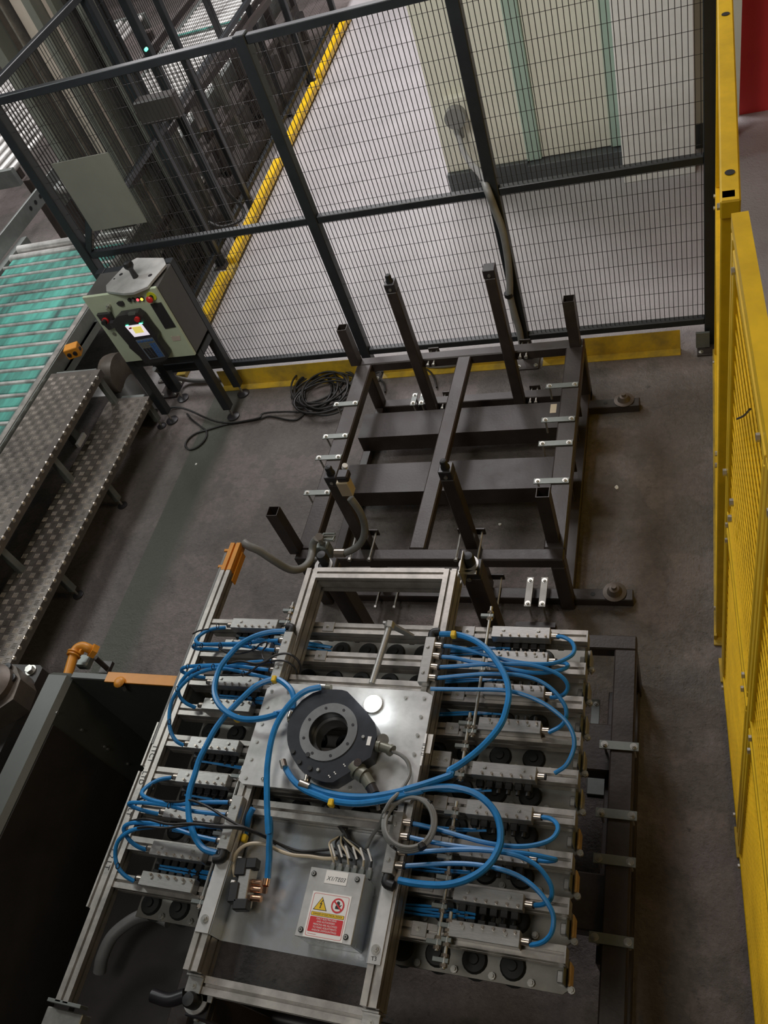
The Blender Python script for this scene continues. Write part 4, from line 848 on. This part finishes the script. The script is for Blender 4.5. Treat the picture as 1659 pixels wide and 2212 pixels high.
# teach pendant hanging on the door
TP = T('teach_pendant', 'dark handheld teach pendant with lit screen hung on the cabinet door', 'pendant', PF(780, 1260, 3.36))
yp_ = 3.375
body = [(470, 800), (530, 735), (740, 700), (800, 745), (880, 860), (960, 960), (968, 1010), (1080, 1160), (1088, 1195), (1045, 1240), (830, 1272), (765, 1190), (655, 1095), (640, 1060), (500, 895)]
fpoly(body, M_dk, 'housing', .045, yp_, TP)
yq = yp_-.0455
fpoly([(600, 760), (625, 745), (690, 742), (685, 775), (612, 785)], M_gal, 'grip_slot', .002, yq, TP)
fpoly([(560, 890), (750, 858), (862, 1002), (670, 1036)], M_dk, 'screen_bezel', .002, yq, TP)
fpoly([(572, 905), (757, 878), (850, 998), (678, 1025)], M_scr, 'screen', .002, yq-.002, TP)
fpoly([(645, 918), (745, 903), (785, 972), (690, 985)], M_scy, 'screen_window', .001, yq-.004, TP)
fpoly([(612, 925), (640, 915), (648, 932), (620, 940)], M_redp, 'screen_icon', .001, yq-.004, TP)
for a_, b_ in ((575, 605), (725, 765)): fpoly([(a_, 893-(a_-575)*.15), (b_, 889-(b_-605)*.15), (b_+8, 898-(b_-605)*.15), (a_+8, 902-(a_-575)*.15)], M_wgrn, 'screen_bar', .001, yq-.004, TP)
c = PF(712, 820, yq); MB().cyl(c, c-Y*.014, .016, 20).build('stop_button', M_redp, TP, smooth=True)
fpoly([(690, 1062), (880, 1030), (1022, 1245), (852, 1275)], M_key, 'keypad', .003, yq, TP)
kq = [V(p) for p in ((700, 1072), (880, 1042), (1008, 1238), (858, 1264))]
for i in range(9):
    for j in range(5):
        u, v = (j+.5)/5, (i+.5)/9; q = (kq[0]*(1-u)+kq[1]*u)*(1-v)+(kq[3]*(1-u)+kq[2]*u)*v; c = PF(q.x, q.y, yq-.003)
        MB().box(c+V((-.0085, -.004, -.0065)), c+V((.0085, 0, .0065)), .001).build('key', M_kbl if (j > 2 and i > 1) or i == 0 else (M_dk if i > 3 else M_olivec), TP)
# knobbed plate lying on the cabinet
KP = T('lid_plate', 'thick pale metal plate with black knob lying on the cabinet top', 'plate', F(*zN(690, 340), 1.075))
P = [F(*zN(x, y), 1.09) for x, y in ((362, 515), (358, 447), (580, 210), (700, 140), (1000, 140), (1028, 212), (868, 402), (822, 462), (665, 527), (555, 537))]
MB().prism([(p.x, p.y) for p in P], 1.076, 1.090).build('plate', M_beige if 0 else M_plate, KP)
for x, y, r_ in ((525, 325, .012), (852, 335, .013), (450, 375, .006)): c = F(*zN(x, y), 1.0902); MB().cyl(c, c+Z*.0006, r_, 16).build('hole', M_dk, KP)
c = F(*zN(690, 355), 1.09); MB().lathe(c, [(.018, 0), (.014, .05), (.020, .06), (.028, .072), (.029, .085), (.022, .10), (.008, .106)], 24).build('knob', M_black, KP, smooth=True)
# ================================================================== CONVEYOR WITH STEPS
zc = .50
CV = T('roller_conveyor', 'wide roller conveyor with dirty green slats at the left edge', 'conveyor', (-4.5, 3, 0))
y = 1.2; k = 0
while y < 5.15:
    r = MB().cyl((-5.13, y, zc), (-3.99, y, zc), .019 if y < 4.85 else .036, 14)
    r.build('roller', M_roller, CV, smooth=True)
    if y < 4.85: MB().box((-5.10, y+.021, zc-.006), (-4.02, y+.107, zc+.012), .006).build('green_slat', M_green, CV)
    y += .128; k += 1
for x in (-3.965, -5.16): MB().extr([(-.035, -.14), (.03, -.14), (.03, .02), (-.035, .02)], (x, .2, zc), (x, 5.2, zc), X, Z).build('side_frame', M_gal, CV)
MB().box((-3.985, .2, zc+.021), (-3.945, 5.2, zc+.026)).build('frame_lip', M_alu, CV)
MB().box((-5.22, 4.75, zc+.03), (-5.20, 6.8, zc+.16), .002).build('guide_plate', M_gal, CV)
for k in range(3): MB().cyl((-5.199, 5.5+.09*k, zc+.10), (-5.197, 5.5+.09*k, zc+.10), .018, 12).build('hole', M_black, CV)
for yy in (.6, 1.9, 3.3, 4.6, 5.1):
    for x in (-3.98, -5.15): MB().bar((x, yy, 0), (x, yy, zc-.141), .06, .06, .003, up=(0, 1, 0)).build('leg', M_gal, CV)
for y0_ in (3.55, 3.75): MB().bar((-3.93, y0_-.2, .40), (-3.92, y0_+.5, .40), .03, .05).build('side_channel', M_gal, CV)
MB().lathe((-3.62, 3.62, .30), [(.02, -.06), (.13, -.05), (.14, 0), (.14, .06), (.10, .08), (.02, .09)], 24, (1, 0, 0)).build('drive_cover', M_cast, CV, smooth=True)
MB().cyl((-3.62, 3.62, .25), (-3.45, 3.45, .05), .09, 20).build('gear_motor', M_case, CV, smooth=True)
bx = F(158, 757, .50)
ob = MB().obox(bx, V((.9, .3, 0)).normalized(), V((-.3, .9, 0)).normalized(), Z, (.095, .075, .075), .004).build('button_box', M_ora, CV, label='orange push button box')
for s_ in (-.022, .020): c = bx+V((.3, -.9, 0)).normalized()*.038+V((.9, .3, 0)).normalized()*s_; MB().cyl(c, c+V((.3, -.9, 0)).normalized()*.008, .014, 14).build('button', M_dk, ob)
c = bx+V((.9, .3, 0)).normalized()*.0478; MB().cyl(c, c+V((.9, .3, 0)).normalized()*.006, .013, 14).build('button', M_dk, ob)
MB().box(F(230, 838, .18)-V((.10, .09, 0)), F(230, 838, .18)+V((.09, .08, .006)), .002).build('bracket_plate', M_plate, CV)
def tread(name, x0_, x1_, ya, yb, z, par):
    t_ = MB().box((x0_, ya, z-.004), (x1_, yb, z), .001).box((x1_-.003, ya, z-.05), (x1_, yb, z-.004)).build(name, M_tread, par)
    m = MB(); p = .044; ni = int((x1_-x0_)/p); nj = int((yb-ya)/p)
    for i in range(ni):
        for j in range(nj):
            cx_, cy_ = x0_+(i+.5)*p, ya+(j+.5)*p; dr = (i+j) % 2
            for k in range(4):
                o_ = (k-1.5)*.009
                if dr: A = V((cx_+o_, cy_-.017, z)); B = V((cx_+o_, cy_+.017, z)); e = V((.0024, 0, 0))
                else: A = V((cx_-.017, cy_+o_, z)); B = V((cx_+.017, cy_+o_, z)); e = V((0, .0024, 0))
                q = (B-A)*.2; h = V((0, 0, .0024))
                m.add([A, B, A+q+e+h*.0, B-q+e, A+q-e, B-q-e, A+q+h, B-q+h], [(0, 2, 6), (0, 6, 4), (2, 3, 7, 6), (6, 7, 5, 4), (3, 1, 7), (7, 1, 5)])
    m.build('tread_pattern', M_tmark, t_, kind='stuff')
    m = MB(); yy = ya+.03
    while yy < yb-.01:
        m.lathe((x1_-.004, yy, z-.010), [(.015, -.001), (.014, .005), (.009, .010), (0, .012)], 12, (1, 0, .25)); yy += .060
    m.build('edge_bumps', M_tmark, t_, kind='stuff', )
    return t_
ST = T('access_step', 'two-level chequer-plate step alongside the roller conveyor', 'step', (-3.6, 2.2, 0))
tread('upper_tread', -3.925, -3.53, -.2, 3.44, .50, ST); tread('lower_tread', -3.62, -3.30, .95, 3.43, .25, ST)
for yy in (3.40, 2.72, 2.06, 1.4):
    MB().bar((-3.335, yy, .06), (-3.335, yy, .246), .04, .04, .003, up=(0, 1, 0)).build('leg', M_gal, ST); MB().cyl((-3.335, yy, .012), (-3.335, yy, .06), .007, 10).build('stud', M_steel, ST)
    MB().lathe((-3.335, yy, 0), [(.032, 0), (.032, .006), (.012, .014)], 18).build('foot', M_dk, ST, smooth=True)
    MB().bar((-3.56, yy, 0), (-3.56, yy, .49), .04, .04, .003, up=(0, 1, 0)).build('leg', M_gal, ST)
    MB().bar((-3.54, yy+.05, .225), (-3.36, yy+.05, .225), .03, .03, .003).build('cross_rail', M_gal, ST)
    MB().bar((-3.90, yy+.05, .475), (-3.58, yy+.05, .475), .03, .03, .003).build('cross_rail', M_gal, ST)
MB().box((-3.56, 2.92, .33), (-3.54, 3.02, .36)).build('latch_plate', M_plate, ST)
# ================================================================== DARK ENCLOSURE, PIPE, ROBOT FOOT
ze = .80
EN = T('steel_enclosure', 'dark open-topped sheet steel enclosure left of the gripper rail', 'enclosure', (-2.2, .5, 0))
MB().box((-2.50, -.6, .1), (-2.37, 1.20, ze), .02).build('left_wall', M_encl, EN)
MB().box((-2.3695, -.55, .13), (-2.366, .98, ze-.025)).build('void_shade', M_pit, EN)  # black sheet added to stand for the shade of the open void
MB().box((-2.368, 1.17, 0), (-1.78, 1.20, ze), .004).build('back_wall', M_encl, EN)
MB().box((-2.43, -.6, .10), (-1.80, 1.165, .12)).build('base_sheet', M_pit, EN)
for (px, py) in ((122, 1540), (176, 1577), (225, 1613), (232, 1618), (275, 1650)): c = FXs(px, py, -2.3695, 0); MB().cyl(c, c+X*.006, .006, 10).build('rivet', M_steel, EN)
MB().bar((-2.3, 1.0, .14), (-2.3, -.5, .14), .06, .03).build('floor_rail', M_pit, EN)
MB().box((-2.19, 1.160, ze+.001), (-1.79, 1.203, ze+.009), .001).build('edge_strip', M_ora, EN, label='flat orange strip on the rear edge')
c = F(256, 1472, ze+.02); MB().lathe(c-Z*.011, [(.020, 0), (.024, .006), (.018, .014), (.01, .016)], 14).build('knob', M_ora, EN, smooth=True)
MB().cyl(F(265, 1480, ze-.02), F(270, 1490, ze-.05), .008, 8).build('knob_bolt', M_steel, EN)
zP = zm(0, 1380, .217)
PP = T('bent_pipe', 'orange bent pipe with clamp beside the dark enclosure', 'pipe', F(*zP(640, 500), .55))
pz = .62
MB().tube([F(*zP(x, y), z) for x, y, z in ((635, 505, pz), (685, 330, pz), (735, 160, pz), (765, 100, pz), (820, 75, pz), (880, 95, pz-.01), (925, 120, pz-.03))], .021, 16, 8).build('pipe', M_ora, PP, smooth=True)
a_, b_ = F(*zP(905, 110), pz-.02), F(*zP(955, 135), pz-.04); MB().cyl(a_, b_, .034, 6).build('hex_union', M_ora, PP)
for dx in (0, 26): MB().tube([F(*zP(740-dx*.3, 140+dx), pz)+V((.027*math.cos(k*math.pi/6), 0, .027*math.sin(k*math.pi/6))) for k in range(13)], .005, 6, 2).build('clamp_ring', M_ora, PP, smooth=True)
MB().cyl(F(*zP(800, 130), pz), F(*zP(820, 130), pz), .013, 8).build('clamp_bolt', M_ora, PP)
MB().box(F(*zP(850, 230), pz-.08)-V((.03, .03, .02)), F(*zP(850, 230), pz-.08)+V((.03, .03, .02)), .006).build('valve_body', M_gal, PP)
MB().cyl(F(*zP(950, 190), pz-.09), F(*zP(1060, 290), .45), .012, 10).build('stay', M_dark, PP); MB().box(F(*zP(1060, 290), .44)-V((.025, .03, .01)), F(*zP(1060, 290), .44)+V((.025, .03, .01))).build('stay_plate', M_dark, PP)
MB().cyl((-2.55, 1.25, 0), (-2.55, 1.25, pz-.03), .018, 10).build('support_post', M_dark, PP)
RB = T('robot_base', 'brown cast machine flange with socket bolts in the left corner', 'machine', (-2.95, .9, .3))
P = [F(*zP(x, y), .62) for x, y in ((-400, 240), (120, 255), (160, 275), (205, 400), (130, 600), (0, 690), (-400, 900))]
MB().prism([(p.x, p.y) for p in P], .50, .62).build('flange', M_cast, RB)
P = [F(*zP(x, y), .50) for x, y in ((-400, 235), (400, 260), (420, 290), (0, 1130), (-400, 1900))]
MB().prism([(p.x, p.y) for p in P], .02, .499).build('base_block', M_pit, RB)
for x, y in ((85, 290), (130, 400)): c = F(*zP(x, y), .62); MB().cyl(c, c+Z*.014, .020, 12).build('socket_bolt', M_dk, RB); MB().cyl(c+Z*.014, c+Z*.0145, .010, 6).build('hex_socket', M_black, RB)
c = F(*zP(310, 315), .50); MB().cyl(c, c+Z*.004, .027, 18).build('washer', M_steel, RB); MB().cyl(c+Z*.004, c+Z*.022, .020, 6).build('hex_bolt', M_steel, RB)
MB().lathe(F(*zP(-60, 480), .62), [(.10, 0), (.10, .03), (.07, .05), (0, .055)], 24).build('hub_cap', M_cast, RB, smooth=True)
# ================================================================== CABLES AND LITTER ON THE FLOOR
zJ = zm(240, 780, .19289); z5 = zm(550, 550, .33756)
t = T('cable', 'black pendant cable looped on the floor and coiled behind the stand', 'cable', F(690, 845, .0))
A = [zJ(*p) for p in ((850, 590), (900, 650), (1000, 730), (1068, 790), (1050, 880), (970, 960), (880, 990), (830, 950), (860, 880), (950, 810), (1080, 770), (1250, 720), (1400, 690), (1659, 650))]+[z5(100, 1035), z5(250, 1060), z5(330, 1010)]
MB().tube([F(x, y, .008) for x, y in A], .0062, 8, 5).build('cable_run', M_cable, t, smooth=True)
A = [zJ(*p) for p in ((600, 555), (680, 520), (780, 522), (900, 560), (1050, 630), (1180, 675), (1340, 692), (1500, 670), (1659, 635))]+[z5(60, 1015), z5(200, 1005), z5(350, 1010)]
MB().tube([F(x, y, .02) for x, y in A], .0062, 8, 5).build('cable_run', M_cable, t, smooth=True)
for k in range(13):
    cx0, cy0 = 695+random.uniform(-22, 20), 846+random.uniform(-14, 12); rx, ry = random.uniform(42, 72), random.uniform(26, 46); ph = random.uniform(0, 6); rot = math.radians(-20+random.uniform(-14, 14)); pp = []
    for j in range(15):
        a_ = ph+j*2*math.pi/14*1.0; u, v = rx*math.cos(a_), ry*math.sin(a_); pp.append(F(cx0+u*math.cos(rot)-v*math.sin(rot), cy0+u*math.sin(rot)+v*math.cos(rot), .009+.0085*(k % 7)))
    MB().tube(pp, .0062, 8, 4).build('cable_loop', M_cable, t, smooth=True)
MB().tube([F(*z5(x, y), .012) for x, y in ((600, 830), (700, 790), (790, 755), (900, 740), (1050, 725), (1110, 740), (1150, 790), (1165, 850))], .0062, 8).build('cable_run', M_cable, t, smooth=True)
MB().tube([F(*z5(x, y), .012) for x, y in ((830, 690), (800, 780), (830, 830), (835, 880))], .0062, 8).build('cable_run', M_cable, t, smooth=True)
t = MB().tube([F(333, 797, .30), F(365, 810, .18), F(400, 820, .04), F(450, 822, .02), F(520, 806, .02), F(600, 795, .02), F(700, 797, .02), F(800, 793, .02), F(900, 790, .02), F(970, 789, .02), F(1040, 772, .02), F(1100, 752, .02)], .016, 12, 6).build('floor_conduit', M_grey, None, smooth=True, label='grey corrugated conduit lying along the fence foot behind the stand', cat='conduit')
for nm, (px, py), s_, lab in (('paper_scrap', (1332, 1053), .012, 'small white paper scrap on bare floor right of the big stand'), ('stone_chip', (424, 1003), .008, 'tiny pale chip on the floor below the cable loop'), ('paper_scrap', (1080, 1133), .008, 'small white scrap lying inside the big stand'), ('stone_chip', (1414, 764), .007, 'tiny pale chip near the yellow kick plate in the right corner')):
    p = F(px, py, 0); m = MB(); q = [(p.x+s_*math.cos(a_)*random.uniform(.7, 1.1), p.y+s_*1.1*math.sin(a_)*random.uniform(.7, 1.1)) for a_ in [k*math.pi/4 for k in range(8)]]
    m.prism(q, .0002, .004).build(nm, M_white, None, org=p, label=lab, cat='litter')
# ================================================================== MACHINERY BEYOND THE FENCE
MC = T('panelled_machine', 'tall machine with beige and olive upright panels beyond the fence', 'machine', (-5.0, 5.3, 0))
XF = lambda px: FY(px, 164, 5.35).x
prev = None
for (p0, p1, m_, dp, zt2) in ((44, 60, M_alu, .05, 3.6), (62, 87, M_olive, .16, 3.8), (88, 114, M_cast, .02, 3.8), (115, 120, M_alu, .08, 3.4), (121, 130, M_pit, .0, 3.6), (131, 149, M_beige, .03, 3.8), (150, 177, M_beige, .05, 3.8), (178, 196, M_olive, .14, 3.8), (197, 209, M_beige, .04, 3.8), (210, 222, M_olive, .06, 3.4), (228, 240, M_pit, .0, 3.4), (263, 275, M_olive, .06, 3.8)):
    a_, b_ = XF(p0), XF(p1); MB().box((a_, 5.30-dp, 0), (b_-.004, 5.42, zt2), .003).build('upright_panel', m_, MC)
def rack(name, label, x0_, x1_, ya, yb, z, pitch, r_, axis='x', m=M_roller, legs=True):
    t_ = T(name, label, 'conveyor', ((x0_+x1_)/2, (ya+yb)/2, 0))
    if axis == 'x':
        yy = ya+.05
        while yy < yb-.03: MB().cyl((x0_+.03, yy, z), (x1_-.03, yy, z), r_, 10).build('roller', m, t_, smooth=True); yy += pitch
        for x in (x0_, x1_): MB().box((x-.025, ya, z-.12), (x+.025, yb, z+.03)).build('side_frame', M_gal, t_)
    else:
        xx = x0_+.05
        while xx < x1_-.03: MB().cyl((xx, ya+.03, z), (xx, yb-.03, z), r_, 10).build('roller', m, t_, smooth=True); xx += pitch
        for yy in (ya, yb): MB().box((x0_, yy-.025, z-.12), (x1_, yy+.025, z+.03)).build('side_frame', M_gal, t_)
    for x in (x0_, x1_):
        for yy in (ya+.1, (ya+yb)/2, yb-.1): MB().bar((x, yy, 0), (x, yy, z-.125), .07, .07, up=(0, 1, 0)).build('leg', M_dark, t_)
    return t_
rk = rack('roller_rack', 'bright roller conveyor with one green band beyond the second fence', -5.0, -3.95, 5.62, 9.4, .62, .10, .032)
a_ = F(470, 55, .66); MB().bar((-4.97, a_.y, .66), (-3.88, a_.y, .66), .03, .01).build('green_band', M_green, rk)
rack('roller_rack', 'low roller conveyor beneath the guard sheet beyond the fence', -6.9, -5.5, 5.9, 9.0, .75, .13, .03, axis='y')
rack('roller_rack', 'distant roller conveyor at the top left corner of the picture', -9.0, -7.2, 5.0, 11.0, .8, .22, .035, axis='y')
FR = T('steel_gantry', 'dark upright steel frame with braces between second fence and rollers', 'machine', (-4.2, 6.5, 0))
for (px, py, y_, w_) in ((300, 300, 5.50, .055), (362, 300, 5.58, .05), (395, 420, 5.40, .05), (290, 180, 5.48, .05), (345, 160, 5.52, .06), (430, 200, 6.0, .05), (470, 60, 8.0, .06), (575, 120, 7.6, .05)):
    p = FY(px, py, y_); MB().bar((p.x, p.y, 0), (p.x, p.y, 2.7), w_, w_, .004, up=(0, 1, 0)).build('upright', M_post, FR)
for a_, b_ in (((280, 400, 5.0), (430, 195, 6.2)), ((430, 195, 6.2), (580, 0, 7.8)), ((420, 235, 5.4), (440, 280, 5.3)), ((300, 250, 5.1), (350, 240, 5.1))): MB().bar(FY(*a_), FY(*b_), .05, .05).build('brace', M_dark, FR)
MB().box(FY(330, 235, 5.1)-V((.1, .05, .08)), FY(330, 235, 5.1)+V((.2, .05, .08)), .01).build('actuator', M_pit, FR)
MB().tube([FY(*p) for p in ((480, 400, 4.9), (500, 425, 4.9), (525, 450, 4.9), (520, 475, 4.8), (480, 490, 4.7), (450, 480, 4.7))], .012, 8).build('cable', M_cable, FR, smooth=True)
c = FY(317, 105, 5.1); MB().cyl(c, c-Y*.02, .010, 14).build('indicator_lamp', M_wgrn, FR)
for z_, y0_, y1_ in ((.46, 4.7, 9.0), (.86, 5.6, 9.2), (1.35, 5.6, 7.6)): MB().bar((-3.80, y0_, z_), (-3.80, y1_, z_), .035, .05, .003).build('side_rail', M_dark, FR)
for k in range(9):
    yy = 4.9+.5*k; MB().box((-3.90, yy, .10), (-3.83, yy+.06, .44 if k < 2 else .84), .003).build('short_post', M_dark if k % 2 else M_olive, FR)
    MB().box((-3.93, yy+.16, .20), (-3.84, yy+.36, .34), .01).build('motor', M_case, FR)
    MB().cyl((-3.885, yy+.10, .30), (-3.885, yy+.16, .30), .03, 12).build('shaft', M_steel, FR, smooth=True)
MB().box((-3.80, 4.3, .02), (-3.72, 8.8, .10), .01).build('base_beam', M_pit, FR)
for yy in (4.4, 5.4, 6.4, 7.4): MB().box((-4.9, yy, .12), (-3.81, yy+.05, .16)).build('cross_beam', M_dark, FR)
